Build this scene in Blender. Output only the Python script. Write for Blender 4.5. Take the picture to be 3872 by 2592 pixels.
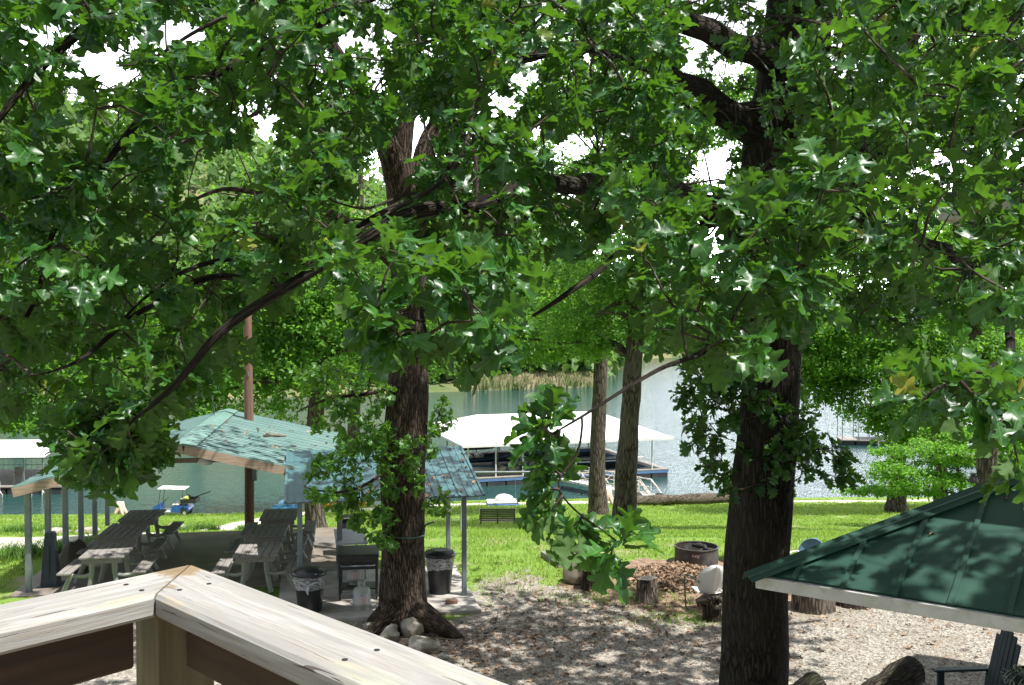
import bpy, math, random
import numpy as np
from mathutils import Vector, noise as mnoise

random.seed(7)
rng = np.random.default_rng(11)
S = bpy.context.scene
for o in list(bpy.data.objects):
    bpy.data.objects.remove(o)

# ---------------------------------------------------------------- camera, sky, sun, exposure
F, CX, CY, YH, ZC = 3700.0, 1936.0, 1296.0, 1200.0, 5.2
PITCH = math.atan((CY - YH) / F)
cam = bpy.data.cameras.new('camera')
cam.sensor_width = 36.0
cam.lens = 36.0 * F / 3872.0
cam.clip_start = 0.05
cam.clip_end = 4000
camo = bpy.data.objects.new('camera', cam)
S.collection.objects.link(camo)
camo.location = (0, 0, ZC)
camo.rotation_euler = (math.pi / 2 - PITCH, 0, 0)
S.camera = camo

SUN = Vector((0.38, -0.20, 0.90)).normalized()
EL = math.asin(SUN.z)
AZ = math.atan2(SUN.x, SUN.y)
W = bpy.data.worlds.new('World')
S.world = W
W.use_nodes = True
nt = W.node_tree
nt.nodes.clear()
out = nt.nodes.new('ShaderNodeOutputWorld')
bg = nt.nodes.new('ShaderNodeBackground')
sky = nt.nodes.new('ShaderNodeTexSky')
sky.sky_type = 'NISHITA'
sky.sun_disc = False
sky.sun_elevation = EL
sky.sun_rotation = AZ
tc = nt.nodes.new('ShaderNodeTexCoord')
mp = nt.nodes.new('ShaderNodeMapping')
mp.inputs['Scale'].default_value = (1, 1, 2.2)
nz = nt.nodes.new('ShaderNodeTexNoise')
nz.inputs['Scale'].default_value = 2.3
nz.inputs['Detail'].default_value = 7
rp = nt.nodes.new('ShaderNodeValToRGB')
rp.color_ramp.elements[0].position = 0.36
rp.color_ramp.elements[1].position = 0.56
mx = nt.nodes.new('ShaderNodeMix')
mx.data_type = 'RGBA'
mx.inputs['B'].default_value = (12.0, 12.6, 13.6, 1)
nt.links.new(tc.outputs['Generated'], mp.inputs['Vector'])
nt.links.new(mp.outputs[0], nz.inputs['Vector'])
nt.links.new(nz.outputs['Fac'], rp.inputs[0])
sep = nt.nodes.new('ShaderNodeSeparateXYZ')
nt.links.new(tc.outputs['Generated'], sep.inputs[0])
hz_ = nt.nodes.new('ShaderNodeMapRange')
hz_.inputs['From Min'].default_value = .12
hz_.inputs['From Max'].default_value = .5
hz_.inputs['To Min'].default_value = 1
hz_.inputs['To Max'].default_value = 0
nt.links.new(sep.outputs['Z'], hz_.inputs['Value'])
mxx = nt.nodes.new('ShaderNodeMath')
mxx.operation = 'MAXIMUM'
nt.links.new(rp.outputs['Color'], mxx.inputs[0])
nt.links.new(hz_.outputs[0], mxx.inputs[1])
nt.links.new(mxx.outputs[0], mx.inputs['Factor'])
nt.links.new(sky.outputs[0], mx.inputs['A'])
hm = nt.nodes.new('ShaderNodeMapRange')
hm.inputs['From Min'].default_value = .06
hm.inputs['From Max'].default_value = .30
hm.inputs['To Min'].default_value = 6.4
hm.inputs['To Max'].default_value = 0.0
nt.links.new(sep.outputs['Z'], hm.inputs['Value'])
mu = nt.nodes.new('ShaderNodeVectorMath')
mu.operation = 'SCALE'
nt.links.new(mx.outputs['Result'], mu.inputs[0])
fm = nt.nodes.new('ShaderNodeMapRange')
fm.inputs['From Min'].default_value = -.1
fm.inputs['From Max'].default_value = .75
fm.inputs['To Min'].default_value = .55
fm.inputs['To Max'].default_value = 1.0
nt.links.new(sep.outputs['Y'], fm.inputs['Value'])
f2 = nt.nodes.new('ShaderNodeMapRange')
f2.inputs['From Min'].default_value = .1
f2.inputs['From Max'].default_value = .8
nt.links.new(sep.outputs['Y'], f2.inputs['Value'])
h1 = nt.nodes.new('ShaderNodeMath')
h1.operation = 'MULTIPLY_ADD'
nt.links.new(hm.outputs[0], h1.inputs[0])
nt.links.new(f2.outputs[0], h1.inputs[1])
nt.links.new(fm.outputs[0], h1.inputs[2])
nt.links.new(h1.outputs[0], mu.inputs['Scale'])
nt.links.new(mu.outputs[0], bg.inputs['Color'])
nt.links.new(bg.outputs[0], out.inputs[0])
bg.inputs['Strength'].default_value = 0.066

sl = bpy.data.lights.new('sun', 'SUN')
sl.energy = 5.0
sl.angle = math.radians(0.5)
sl.color = (1.0, 0.965, 0.91)
slo = bpy.data.objects.new('sun', sl)
S.collection.objects.link(slo)
slo.location = (20, -10, 60)
slo.rotation_euler = (-SUN).to_track_quat('-Z', 'Y').to_euler()

S.view_settings.view_transform = 'Standard'
S.view_settings.look = 'None'
S.view_settings.exposure = 0.88
S.view_settings.gamma = 1
S.render.engine = 'CYCLES'
S.cycles.use_denoising = True
S.cycles.max_bounces = 7
S.cycles.transparent_max_bounces = 4
S.cycles.caustics_reflective = False
S.cycles.caustics_refractive = False

# ---------------------------------------------------------------- pixel helpers (full 3872x2592 photo pixels -> world points)
FW = np.array([0, math.cos(PITCH), -math.sin(PITCH)])
UP = np.array([0, math.sin(PITCH), math.cos(PITCH)])


def P(px, py, d):
    u = (px - CX) / F
    v = -(py - CY) / F
    r = np.array([u, 0, 0]) + UP * v + FW
    r = r * (d / r[1])
    return np.array([r[0], r[1], r[2] + ZC])


def G(px, py, z=0.0):
    u = (px - CX) / F
    v = -(py - CY) / F
    r = np.array([u, 0, 0]) + UP * v + FW
    t = (z - ZC) / r[2]
    return np.array([r[0] * t, r[1] * t, z])


WATER = -7.8
PR_Y = [-50, 21, 24, 28, 32, 37, 45, 52, 60, 66, 68, 71, 80, 130]
PR_Z = [0, 0, -.25, -1.0, -1.9, -3.0, -4.4, -5.5, -6.7, -7.5, -7.8, -8.3, -10.5, -12]


def gz(x, y):
    x = np.asarray(x, float)
    y = np.asarray(y, float)
    ys = np.interp(x, [-60, -18, -4, 5, 60], [63, 64.5, 69, 70, 71])
    w = np.clip((y - 30) / 20, 0, 1)
    ye = y * (1 + w * (68 / ys - 1))
    return np.interp(ye, PR_Y, PR_Z)


# ---------------------------------------------------------------- objects helpers
def tag(o, label=None, cat=None, group=None, kind=None):
    if label: o['label'] = label
    if cat: o['category'] = cat
    if group: o['group'] = group
    if kind: o['kind'] = kind
    return o


def thing(name, label, cat, loc=(0, 0, 0), rz=0.0, group=None, rot=None):
    o = bpy.data.objects.new(name, None)
    S.collection.objects.link(o)
    o.location = loc
    o.rotation_euler = rot if rot else (0, 0, rz)
    o.empty_display_size = .2
    return tag(o, label, cat, group)


def relabel(o, label):
    o['label'] = label
    return o


def kids(o):
    return [c for c in bpy.data.objects if c.parent == o]


def copy_tree(o, parent=None):
    c = o.copy()
    S.collection.objects.link(c)
    if parent: c.parent = parent
    for ch in kids(o):
        copy_tree(ch, c)
    return c


def rotm(ax, ay, az):
    cx, sx, cy, sy, cz, sz = math.cos(ax), math.sin(ax), math.cos(ay), math.sin(ay), math.cos(az), math.sin(az)
    X = np.array([[1, 0, 0], [0, cx, -sx], [0, sx, cx]])
    Y = np.array([[cy, 0, sy], [0, 1, 0], [-sy, 0, cy]])
    Z = np.array([[cz, -sz, 0], [sz, cz, 0], [0, 0, 1]])
    return Z @ Y @ X


class MB:
    def __init__(self):
        self.v = []
        self.f = []
        self.n = 0
        self.bk = {}

    def add(self, v, f):
        v = np.asarray(v, float).reshape(-1, 3)
        self.v.append(v)
        self.f += [tuple(int(i) + self.n for i in q) for q in f]
        self.n += len(v)
        return self

    def box(self, c, s, r=(0, 0, 0), bev=0.0):
        hx, hy, hz = s[0] / 2, s[1] / 2, s[2] / 2
        R = rotm(*r)
        if bev <= 0:
            v = np.array([[x, y, z] for z in (-hz, hz) for x, y in ((-hx, -hy), (hx, -hy), (hx, hy), (-hx, hy))])
            f = [(3, 2, 1, 0), (4, 5, 6, 7), (0, 1, 5, 4), (1, 2, 6, 5), (2, 3, 7, 6), (3, 0, 4, 7)]
        else:
            b = min(bev, hx * .9, hy * .9, hz * .9)
            v = []
            for z, k in ((-hz, b), (-hz + b, 0), (hz - b, 0), (hz, b)):
                for x, y, qx, qy in ((-1, -1, 1, 0), (1, -1, -1, 0), (1, -1, 0, 1), (1, 1, 0, -1), (1, 1, -1, 0), (-1, 1, 1, 0), (-1, 1, 0, -1), (-1, -1, 0, 1)):
                    X = x * (hx - k) + qx * b
                    Y = y * (hy - k) + qy * b
                    v.append((X, Y, z))
            v = np.array(v)
            f = [tuple(range(7, -1, -1)), tuple(range(24, 32))]
            for k in range(3):
                for i in range(8):
                    j = (i + 1) % 8
                    f.append((k * 8 + i, k * 8 + j, k * 8 + 8 + j, k * 8 + 8 + i))
        return self.add(v @ R.T + np.asarray(c, float), f)

    def bar(self, a, b, w, h=None, up=(0, 0, 1)):
        """rectangular bar from a to b"""
        a = np.asarray(a, float)
        b = np.asarray(b, float)
        h = h or w
        d = b - a
        L = np.linalg.norm(d)
        d = d / L
        s = np.cross(d, up)
        if np.linalg.norm(s) < 1e-4: s = np.cross(d, (1, 0, 0))
        s /= np.linalg.norm(s)
        t = np.cross(s, d)
        v = [p + s * i * w / 2 + t * j * h / 2 for p in (a, b) for i, j in ((-1, -1), (1, -1), (1, 1), (-1, 1))]
        return self.add(v, [(0, 1, 2, 3), (7, 6, 5, 4), (0, 4, 5, 1), (1, 5, 6, 2), (2, 6, 7, 3), (3, 7, 4, 0)])

    def tube(self, pts, rad, n=8, cap=True, wob=0.0, jit=None):
        pts = np.asarray(pts, float)
        m = len(pts)
        rad = np.full(m, rad) if np.isscalar(rad) else np.asarray(rad, float)
        T = np.gradient(pts, axis=0)
        T /= np.linalg.norm(T, axis=1)[:, None] + 1e-9
        ref = np.array([1.0, 0, 0]) if abs(T[0][0]) < .8 else np.array([0, 1.0, 0])
        ang = np.linspace(0, 2 * math.pi, n, endpoint=False)
        V = []
        s = np.cross(T[0], ref)
        for i in range(m):
            s = s - T[i] * np.dot(s, T[i])
            s /= np.linalg.norm(s) + 1e-9
            t = np.cross(T[i], s)
            r = rad[i]
            if wob:
                rr = np.array([r * (1 + wob * mnoise.noise(Vector((math.cos(a) * 1.7 + pts[i][0], math.sin(a) * 1.7 + pts[i][1], pts[i][2] * .9)))) for a in ang])
            else:
                rr = np.full(n, r)
            V.append(pts[i] + np.outer(np.cos(ang) * rr, s) + np.outer(np.sin(ang) * rr, t))
        V = np.concatenate(V)
        al = np.concatenate([[0], np.cumsum(np.linalg.norm(np.diff(pts, axis=0), axis=1))]) + pts[0][0] * 3.1 + pts[0][2]
        rm = float(np.mean(rad))
        rb = .5 * rad + .5 * rm
        self.bk[len(self.v)] = np.stack([np.outer(rb, np.cos(ang)).ravel(), np.outer(rb, np.sin(ang)).ravel(), np.repeat(al, n)], 1)
        f = []
        for i in range(m - 1):
            for k in range(n):
                k2 = (k + 1) % n
                f.append((i * n + k, i * n + k2, (i + 1) * n + k2, (i + 1) * n + k))
        if cap:
            f.append(tuple(range(n - 1, -1, -1)))
            f.append(tuple(range((m - 1) * n, m * n)))
        return self.add(V, f)

    def cyl(self, a, b, r, n=12, r2=None):
        return self.tube([a, b], [r, r if r2 is None else r2], n)

    def lathe(self, prof, n=20, c=(0, 0, 0), cap=True):
        V = []
        ang = np.linspace(0, 2 * math.pi, n, endpoint=False)
        for r, z in prof:
            V.append(np.stack([np.cos(ang) * r, np.sin(ang) * r, np.full(n, z)], 1))
        V = np.concatenate(V) + np.asarray(c, float)
        f = []
        m = len(prof)
        for i in range(m - 1):
            for k in range(n):
                k2 = (k + 1) % n
                f.append((i * n + k, i * n + k2, (i + 1) * n + k2, (i + 1) * n + k))
        if cap:
            f.append(tuple(range(n - 1, -1, -1)))
            f.append(tuple(range((m - 1) * n, m * n)))
        return self.add(V, f)

    def prism(self, poly, z0, z1):
        """plan polygon (ccw) extruded z0..z1"""
        n = len(poly)
        v = [(x, y, z0) for x, y in poly] + [(x, y, z1) for x, y in poly]
        f = [tuple(range(n - 1, -1, -1)), tuple(range(n, 2 * n))]
        for i in range(n):
            j = (i + 1) % n
            f.append((i, j, n + j, n + i))
        return self.add(v, f)

    def slab(self, quad, th):
        """quad of 3D points, thickened downwards along its normal"""
        q = np.asarray(quad, float)
        nn = np.cross(q[1] - q[0], q[-1] - q[0])
        nn /= np.linalg.norm(nn)
        if nn[2] < 0: nn = -nn
        n = len(q)
        v = np.concatenate([q, q - nn * th])
        f = [tuple(range(n)), tuple(range(2 * n - 1, n - 1, -1))]
        for i in range(n):
            j = (i + 1) % n
            f.append((i, n + i, n + j, j))
        return self.add(v, f)

    def rock(self, c, s, seed=0, n=(16, 10), amp=.28, rz=0.0, cuts=5):
        V = []
        rr = random.Random(seed)
        pl = []
        for _ in range(cuts):
            d = Vector((rr.uniform(-1, 1), rr.uniform(-1, 1), rr.uniform(-.3, 1))).normalized()
            pl.append((d, rr.uniform(.62, .85)))
        for i in range(n[1] + 1):
            th = math.pi * i / n[1]
            for k in range(n[0]):
                ph = 2 * math.pi * k / n[0]
                d = Vector((math.sin(th) * math.cos(ph), math.sin(th) * math.sin(ph), math.cos(th)))
                r = 1 + amp * mnoise.noise(d * 1.3 + Vector((seed * 3.1, 1, 2))) + amp * .5 * mnoise.noise(d * 3.3 + Vector((seed, 5, 2))) + amp * .22 * mnoise.noise(d * 8 + Vector((seed, 5, 2)))
                for pd, pr in pl:
                    q = d.dot(pd)
                    if q > 0: r = min(r, pr / q)
                V.append(d * r)
        V = np.array([tuple(q) for q in V]) * np.asarray(s) / 2
        V = V @ rotm(0, 0, rz).T + np.asarray(c, float)
        f = []
        for i in range(n[1]):
            for k in range(n[0]):
                k2 = (k + 1) % n[0]
                f.append((i * n[0] + k, (i + 1) * n[0] + k, (i + 1) * n[0] + k2, i * n[0] + k2))
        return self.add(V, f)

    def build(self, name, mat, parent=None, smooth=False, loc=None, rot=None, world=False):
        v = np.concatenate(self.v)
        if world and parent is not None:
            v = v - np.array(parent.location)
        me = bpy.data.meshes.new(name)
        me.from_pydata(v.tolist(), [], self.f)
        if smooth:
            me.polygons.foreach_set('use_smooth', np.ones(len(me.polygons), bool))
            if smooth != 'all':
                try:
                    me.set_sharp_from_angle(angle=math.radians(40))
                except Exception:
                    pass
        bkv = np.concatenate([self.bk.get(i, q) for i, q in enumerate(self.v)]).astype(np.float32)
        at_ = me.attributes.new('bk', 'FLOAT_VECTOR', 'POINT')
        at_.data.foreach_set('vector', bkv.ravel())
        me.materials.append(mat)
        o = bpy.data.objects.new(name, me)
        S.collection.objects.link(o)
        if parent is not None: o.parent = parent
        if loc is not None: o.location = loc
        if rot is not None: o.rotation_euler = rot
        return o


def mesh_np(name, V, quads, mat, parent=None, attrs=None, uv=None, smooth=True, world=False):
    """fast mesh from numpy: V (n,3), quads (m,k) with constant k"""
    V = np.asarray(V, np.float32)
    if world and parent is not None:
        V = V - np.array(parent.location, np.float32)
    q = np.asarray(quads, np.int32)
    k = q.shape[1]
    me = bpy.data.meshes.new(name)
    me.vertices.add(len(V))
    me.vertices.foreach_set('co', V.ravel())
    me.loops.add(q.size)
    me.loops.foreach_set('vertex_index', q.ravel())
    me.polygons.add(len(q))
    me.polygons.foreach_set('loop_start', np.arange(0, q.size, k, dtype=np.int32))
    me.polygons.foreach_set('loop_total', np.full(len(q), k, np.int32))
    if smooth: me.polygons.foreach_set('use_smooth', np.ones(len(q), bool))
    for nm, arr in (attrs or {}).items():
        a = me.attributes.new(nm, 'FLOAT', 'POINT')
        a.data.foreach_set('value', np.asarray(arr, np.float32))
    if uv is not None:
        ul = me.uv_layers.new(name='leaf')
        ul.data.foreach_set('uv', np.asarray(uv, np.float32)[q.ravel()].ravel())
    me.update()
    me.validate()
    me.materials.append(mat)
    o = bpy.data.objects.new(name, me)
    S.collection.objects.link(o)
    if parent is not None: o.parent = parent
    return o


# ---------------------------------------------------------------- materials
def new_mat(name):
    m = bpy.data.materials.new(name)
    m.use_nodes = True
    t = m.node_tree
    return m, t, t.nodes['Principled BSDF']


def N(t, typ, **kw):
    n = t.nodes.new(typ)
    for k, v in kw.items():
        if hasattr(n, k) and k not in n.inputs: setattr(n, k, v)
        else: n.inputs[k].default_value = v
    return n


def mixc(t, fac, a, b, blend='MIX'):
    m = t.nodes.new('ShaderNodeMix')
    m.data_type = 'RGBA'
    m.blend_type = blend
    for key, val in (('Factor', fac), ('A', a), ('B', b)):
        if hasattr(val, 'links'): t.links.new(val, m.inputs[key])
        elif key == 'Factor': m.inputs[key].default_value = val
        else: m.inputs[key].default_value = (*val, 1) if len(val) == 3 else val
    return m.outputs['Result']


def ramp(t, fac, p0, p1, c0=(0, 0, 0), c1=(1, 1, 1)):
    r = t.nodes.new('ShaderNodeValToRGB')
    r.color_ramp.elements[0].position = p0
    r.color_ramp.elements[1].position = p1
    r.color_ramp.elements[0].color = (*c0, 1)
    r.color_ramp.elements[1].color = (*c1, 1)
    t.links.new(fac, r.inputs[0])
    return r.outputs['Color']


def coords(t, scale=(1, 1, 1), src='Object'):
    c = t.nodes.new('ShaderNodeTexCoord')
    m = t.nodes.new('ShaderNodeMapping')
    m.inputs['Scale'].default_value = scale
    t.links.new(c.outputs[src], m.inputs['Vector'])
    return m.outputs[0]


def noise(t, vec, scale, detail=4, rough=.55, dist=0):
    n = N(t, 'ShaderNodeTexNoise', Scale=scale, Detail=detail, Roughness=rough, Distortion=dist)
    t.links.new(vec, n.inputs['Vector'])
    return n.outputs['Fac']


def bump(t, b, h, strength=.3, dist=.01):
    n = N(t, 'ShaderNodeBump', Strength=strength, Distance=dist)
    t.links.new(h, n.inputs['Height'])
    t.links.new(n.outputs[0], b.inputs['Normal'])


def mk(name, c1, c2=None, scale=8.0, rough=.6, metal=0.0, stretch=(1, 1, 1), bmp=0.0, bd=.01, lo=.35, hi=.65, c3=None, s3=1.5, spec=None, detail=5):
    m, t, b = new_mat(name)
    b.inputs['Roughness'].default_value = rough
    b.inputs['Metallic'].default_value = metal
    if spec is not None: b.inputs['Specular IOR Level'].default_value = spec
    c2 = c2 or tuple(x * .8 for x in c1)
    v = coords(t, stretch)
    n = noise(t, v, scale, detail)
    col = mixc(t, ramp(t, n, lo, hi), c1, c2)
    if c3:
        n3 = noise(t, v, s3, 3)
        col = mixc(t, ramp(t, n3, .5, .68), col, c3)
    t.links.new(col, b.inputs['Base Color'])
    if bmp: bump(t, b, n, bmp, bd)
    return m


def bark_mat(name, dark, light, sc=14.0, lichen=None, strength=.9, moss=None):
    m, t, b = new_mat(name)
    b.inputs['Roughness'].default_value = .9
    b.inputs['Specular IOR Level'].default_value = .15
    ba = N(t, 'ShaderNodeAttribute')
    ba.attribute_name = 'bk'
    bm_ = N(t, 'ShaderNodeMapping')
    bm_.inputs['Scale'].default_value = (1, 1, .16)
    t.links.new(ba.outputs['Vector'], bm_.inputs['Vector'])
    v = bm_.outputs[0]
    w = noise(t, v, sc * .6, 4)
    vv = N(t, 'ShaderNodeVectorMath', operation='MULTIPLY_ADD')
    vv.inputs[1].default_value = (.12, .12, .12)
    t.links.new(w, vv.inputs[0])
    t.links.new(v, vv.inputs[2])
    vo = N(t, 'ShaderNodeTexVoronoi', feature='DISTANCE_TO_EDGE', Scale=sc)
    t.links.new(vv.outputs[0], vo.inputs['Vector'])
    cr = ramp(t, vo.outputs['Distance'], .02, .22)
    fine = noise(t, v, sc * 4, 5)
    mid = mixc(t, ramp(t, fine, .3, .7), light, tuple(x * .55 for x in light))
    col = mixc(t, cr, dark, mid)
    big = noise(t, coords(t), 1.3, 4)
    col = mixc(t, ramp(t, big, .45, .7), col, tuple(x * .6 for x in light), 'MIX')
    if lichen:
        l = noise(t, coords(t), 9, 6, .7)
        col = mixc(t, ramp(t, l, .58, .66), col, lichen)
    if moss:
        l = noise(t, coords(t), 2.2, 5, .6)
        col = mixc(t, ramp(t, l, .5, .68), col, moss)
    t.links.new(col, b.inputs['Base Color'])
    h = mixc(t, .25, cr, fine)
    bump(t, b, h, strength, .03)
    return m


def leaf_mat(name, c_dark, c_light, under, trans, tfac=.35, rough=.32, veins=True, yellow=None):
    m, t, b = new_mat(name)
    outn = t.nodes['Material Output']
    at = N(t, 'ShaderNodeAttribute')
    at.attribute_name = 'var'
    col = mixc(t, at.outputs['Fac'], c_dark, c_light)
    if yellow:
        at2 = N(t, 'ShaderNodeAttribute')
        at2.attribute_name = 'var2'
        col = mixc(t, ramp(t, at2.outputs['Fac'], .982, .988), col, yellow)
    if veins:
        uvn = N(t, 'ShaderNodeUVMap')
        uvn.uv_map = 'leaf'
        sx = N(t, 'ShaderNodeSeparateXYZ')
        t.links.new(uvn.outputs[0], sx.inputs[0])
        ab = N(t, 'ShaderNodeMath', operation='ABSOLUTE')
        t.links.new(sx.outputs['X'], ab.inputs[0])
        mid = ramp(t, ab.outputs[0], .004, .017, (1, 1, 1), (0, 0, 0))
        # side veins: v - |u|*0.9 repeating
        k = N(t, 'ShaderNodeMath', operation='MULTIPLY_ADD')
        k.inputs[1].default_value = -0.95
        t.links.new(ab.outputs[0], k.inputs[0])
        t.links.new(sx.outputs['Y'], k.inputs[2])
        fr = N(t, 'ShaderNodeMath', operation='PINGPONG')
        fr.inputs[1].default_value = .075
        t.links.new(k.outputs[0], fr.inputs[0])
        sv = ramp(t, fr.outputs[0], .002, .012, (.3, .3, .3), (0, 0, 0))
        vn = mixc(t, 1.0, mid, sv, 'LIGHTEN')
        col = mixc(t, vn, col, tuple(min(1, x * 1.5 + .02) for x in c_light))
        bump(t, b, vn, -.25, .004)
    n = noise(t, coords(t), 6, 3)
    col = mixc(t, ramp(t, n, .3, .7), col, (.75, .78, .7), 'MULTIPLY')
    geo = N(t, 'ShaderNodeNewGeometry')
    col2 = mixc(t, geo.outputs['Backfacing'], col, under)
    t.links.new(col2, b.inputs['Base Color'])
    rr = N(t, 'ShaderNodeMath', operation='MULTIPLY_ADD')
    rr.inputs[1].default_value = .35
    rr.inputs[2].default_value = rough
    t.links.new(geo.outputs['Backfacing'], rr.inputs[0])
    t.links.new(rr.outputs[0], b.inputs['Roughness'])
    b.inputs['Specular IOR Level'].default_value = .42
    tr = N(t, 'ShaderNodeBsdfTranslucent')
    tr.inputs['Color'].default_value = (*trans, 1)
    ms = N(t, 'ShaderNodeMixShader')
    ms.inputs[0].default_value = tfac
    t.links.new(b.outputs[0], ms.inputs[1])
    t.links.new(tr.outputs[0], ms.inputs[2])
    t.links.new(ms.outputs[0], outn.inputs['Surface'])
    return m


M = {}
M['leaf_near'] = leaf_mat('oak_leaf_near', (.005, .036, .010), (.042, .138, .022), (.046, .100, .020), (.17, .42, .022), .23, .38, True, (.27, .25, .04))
M['leaf_mid_shaded'] = leaf_mat('oak_leaf_mid_shaded', (.004, .030, .008), (.034, .118, .018), (.040, .090, .017), (.16, .40, .020), .22, .40, False)  # same oak leaf made darker: background shade put into the colour
M['leaf_shoot_lit'] = leaf_mat('oak_shoot_leaf_lit', (.028, .105, .018), (.085, .215, .030), (.07, .15, .03), (.24, .50, .03), .36, .4, False)  # oak shoots made brighter: sunlight put into the leaf colour
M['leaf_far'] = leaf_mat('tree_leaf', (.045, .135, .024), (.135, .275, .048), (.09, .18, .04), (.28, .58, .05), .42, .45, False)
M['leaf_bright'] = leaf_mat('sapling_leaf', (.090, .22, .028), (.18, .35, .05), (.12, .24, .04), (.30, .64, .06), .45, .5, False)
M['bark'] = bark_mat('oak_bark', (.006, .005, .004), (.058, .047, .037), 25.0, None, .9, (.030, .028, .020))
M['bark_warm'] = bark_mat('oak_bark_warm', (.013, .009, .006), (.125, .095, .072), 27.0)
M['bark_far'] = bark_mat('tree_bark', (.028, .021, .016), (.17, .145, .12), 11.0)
M['twig'] = bark_mat('twig_bark', (.030, .022, .018), (.13, .105, .085), 30.0, (.26, .29, .25), .6)
M['dead'] = mk('dead_wood', (.20, .165, .13), (.11, .085, .06), 14, .9, stretch=(1, 1, .3), bmp=.4)
M['stump'] = bark_mat('stump_bark', (.025, .018, .013), (.26, .22, .18), 16.0)
M['stump_dark'] = bark_mat('rotten_stump_bark', (.012, .008, .006), (.075, .055, .042), 16.0)
M['mossy'] = bark_mat('mossy_bark', (.009, .007, .005), (.075, .062, .047), 20.0, None, .9, (.026, .040, .012))
M['cut'] = mk('cut_wood', (.36, .31, .25), (.25, .21, .165), 12, .85, bmp=.2)
M['gray_wood'] = mk('weathered_plank', (.27, .255, .235), (.16, .148, .135), 9, .8, stretch=(6, .35, 6), bmp=.3, bd=.004)
M['frame_tan'] = mk('table_frame', (.30, .31, .27), (.20, .22, .19), 5, .55)
M['steel'] = mk('galvanised_steel', (.22, .25, .27), (.16, .185, .205), 6, .5, .35)
M['white_metal'] = mk('white_paint', (.80, .80, .79), (.70, .70, .69), 2.5, .4)
M['rust_white'] = mk('rust_white', (.78, .77, .75), (.60, .56, .52), 6, .45, c3=(.30, .13, .08), s3=5)
M['black'] = mk('black_plastic', (.012, .013, .016), (.020, .021, .024), 6, .38)
M['black_metal'] = mk('black_metal', (.016, .016, .017), (.028, .028, .028), 8, .45)
M['rubber'] = mk('rubber', (.018, .018, .019), (.035, .034, .032), 10, .8)
M['tank'] = mk('tank_paint', (.38, .41, .36), (.31, .34, .29), 5, .4)
M['label_white'] = mk('paper_label', (.50, .53, .57), (.42, .45, .49), 6, .5)
M['label_pink'] = mk('warning_label', (.62, .45, .43), (.62, .56, .55), 30, .5, stretch=(.4, .4, 4))
M['ink'] = mk('label_ink', (.03, .035, .06), (.05, .05, .09), 5, .5)
M['blue'] = mk('blue_gelcoat', (.030, .115, .42), (.022, .085, .33), 3, .3)
M['cyan'] = mk('cyan_plastic', (.12, .42, .62), (.05, .26, .50), 3, .35)
M['yellow'] = mk('yellow_plastic', (.80, .42, .03), (.70, .34, .03), 3, .4)
M['teal_plastic'] = mk('teal_plastic', (.008, .026, .033), (.006, .019, .025), 5, .6)
M['cone'] = mk('navy_plastic', (.035, .048, .070), (.026, .036, .052), 4, .5)
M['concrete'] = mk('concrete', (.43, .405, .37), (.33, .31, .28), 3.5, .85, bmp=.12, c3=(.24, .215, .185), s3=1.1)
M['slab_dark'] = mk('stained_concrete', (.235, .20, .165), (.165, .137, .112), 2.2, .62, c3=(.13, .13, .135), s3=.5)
M['rock'] = mk('limestone', (.40, .37, .315), (.20, .185, .155), 5.2, .9, bmp=.7, bd=.03, c3=(.20, .165, .11), s3=3.0)
M['brick'] = mk('brick', (.26, .13, .09), (.20, .10, .07), 9, .85, bmp=.3)
M['raw_wood'] = mk('fascia_board', (.40, .30, .225), (.27, .195, .14), 6, .8, stretch=(.5, 6, 6), bmp=.2)
M['pole'] = mk('utility_pole_wood', (.19, .095, .062), (.10, .058, .042), 7, .85, stretch=(4, 4, .2), bmp=.3)
M['dock_deck'] = mk('dock_planks', (.30, .275, .25), (.20, .185, .17), 3, .85)
M['dock_float'] = mk('black_float', (.030, .033, .040), (.055, .055, .06), 2, .6)
M['dock_blue'] = mk('dock_trim', (.10, .20, .42), (.13, .24, .44), 2, .5)
M['boat_cream'] = mk('cream_gelcoat', (.62, .58, .51), (.54, .5, .44), 2, .35)
M['canvas'] = mk('dark_canvas', (.018, .035, .045), (.012, .022, .03), 4, .8)
M['rustsheet'] = mk('fire_ring_steel', (.085, .068, .058), (.045, .04, .038), 5, .65, .45, c3=(.15, .145, .15), s3=2.2, bmp=.2)
M['ash'] = mk('ash_and_char', (.18, .175, .17), (.03, .03, .03), 9, .95, bmp=.6)
M['bag'] = None
M['redwood'] = mk('stained_chair_wood', (.20, .15, .11), (.13, .095, .07), 8, .7, stretch=(4, 4, .4))
M['gutter'] = mk('gutter_paint', (.50, .495, .485), (.42, .415, .40), 5, .45, c3=(.36, .37, .31), s3=9)
M['shingle'] = mk('dark_shingle', (.030, .032, .034), (.055, .056, .055), 7, .85, stretch=(1, 5, 1), bmp=.4)
M['beige'] = mk('beige_siding', (.50, .42, .37), (.44, .365, .32), 4, .6)
M['hose'] = mk('green_hose', (.05, .10, .075), (.04, .07, .055), 4, .45)
M['hose_gray'] = mk('gray_hose', (.13, .145, .135), (.09, .10, .095), 4, .5)
M['rope'] = mk('pale_rope', (.50, .47, .40), (.4, .37, .3), 20, .9)
M['bleached'] = mk('bleached_driftwood', (.62, .47, .41), (.45, .32, .26), 7, .85, stretch=(3, 3, .5), bmp=.4)
M['reed'] = mk('dry_reed', (.50, .42, .26), (.24, .30, .10), .35, .85)
M['fixture'] = mk('lamp_glass', (.6, .62, .62), (.5, .52, .52), 4, .3)


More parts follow.
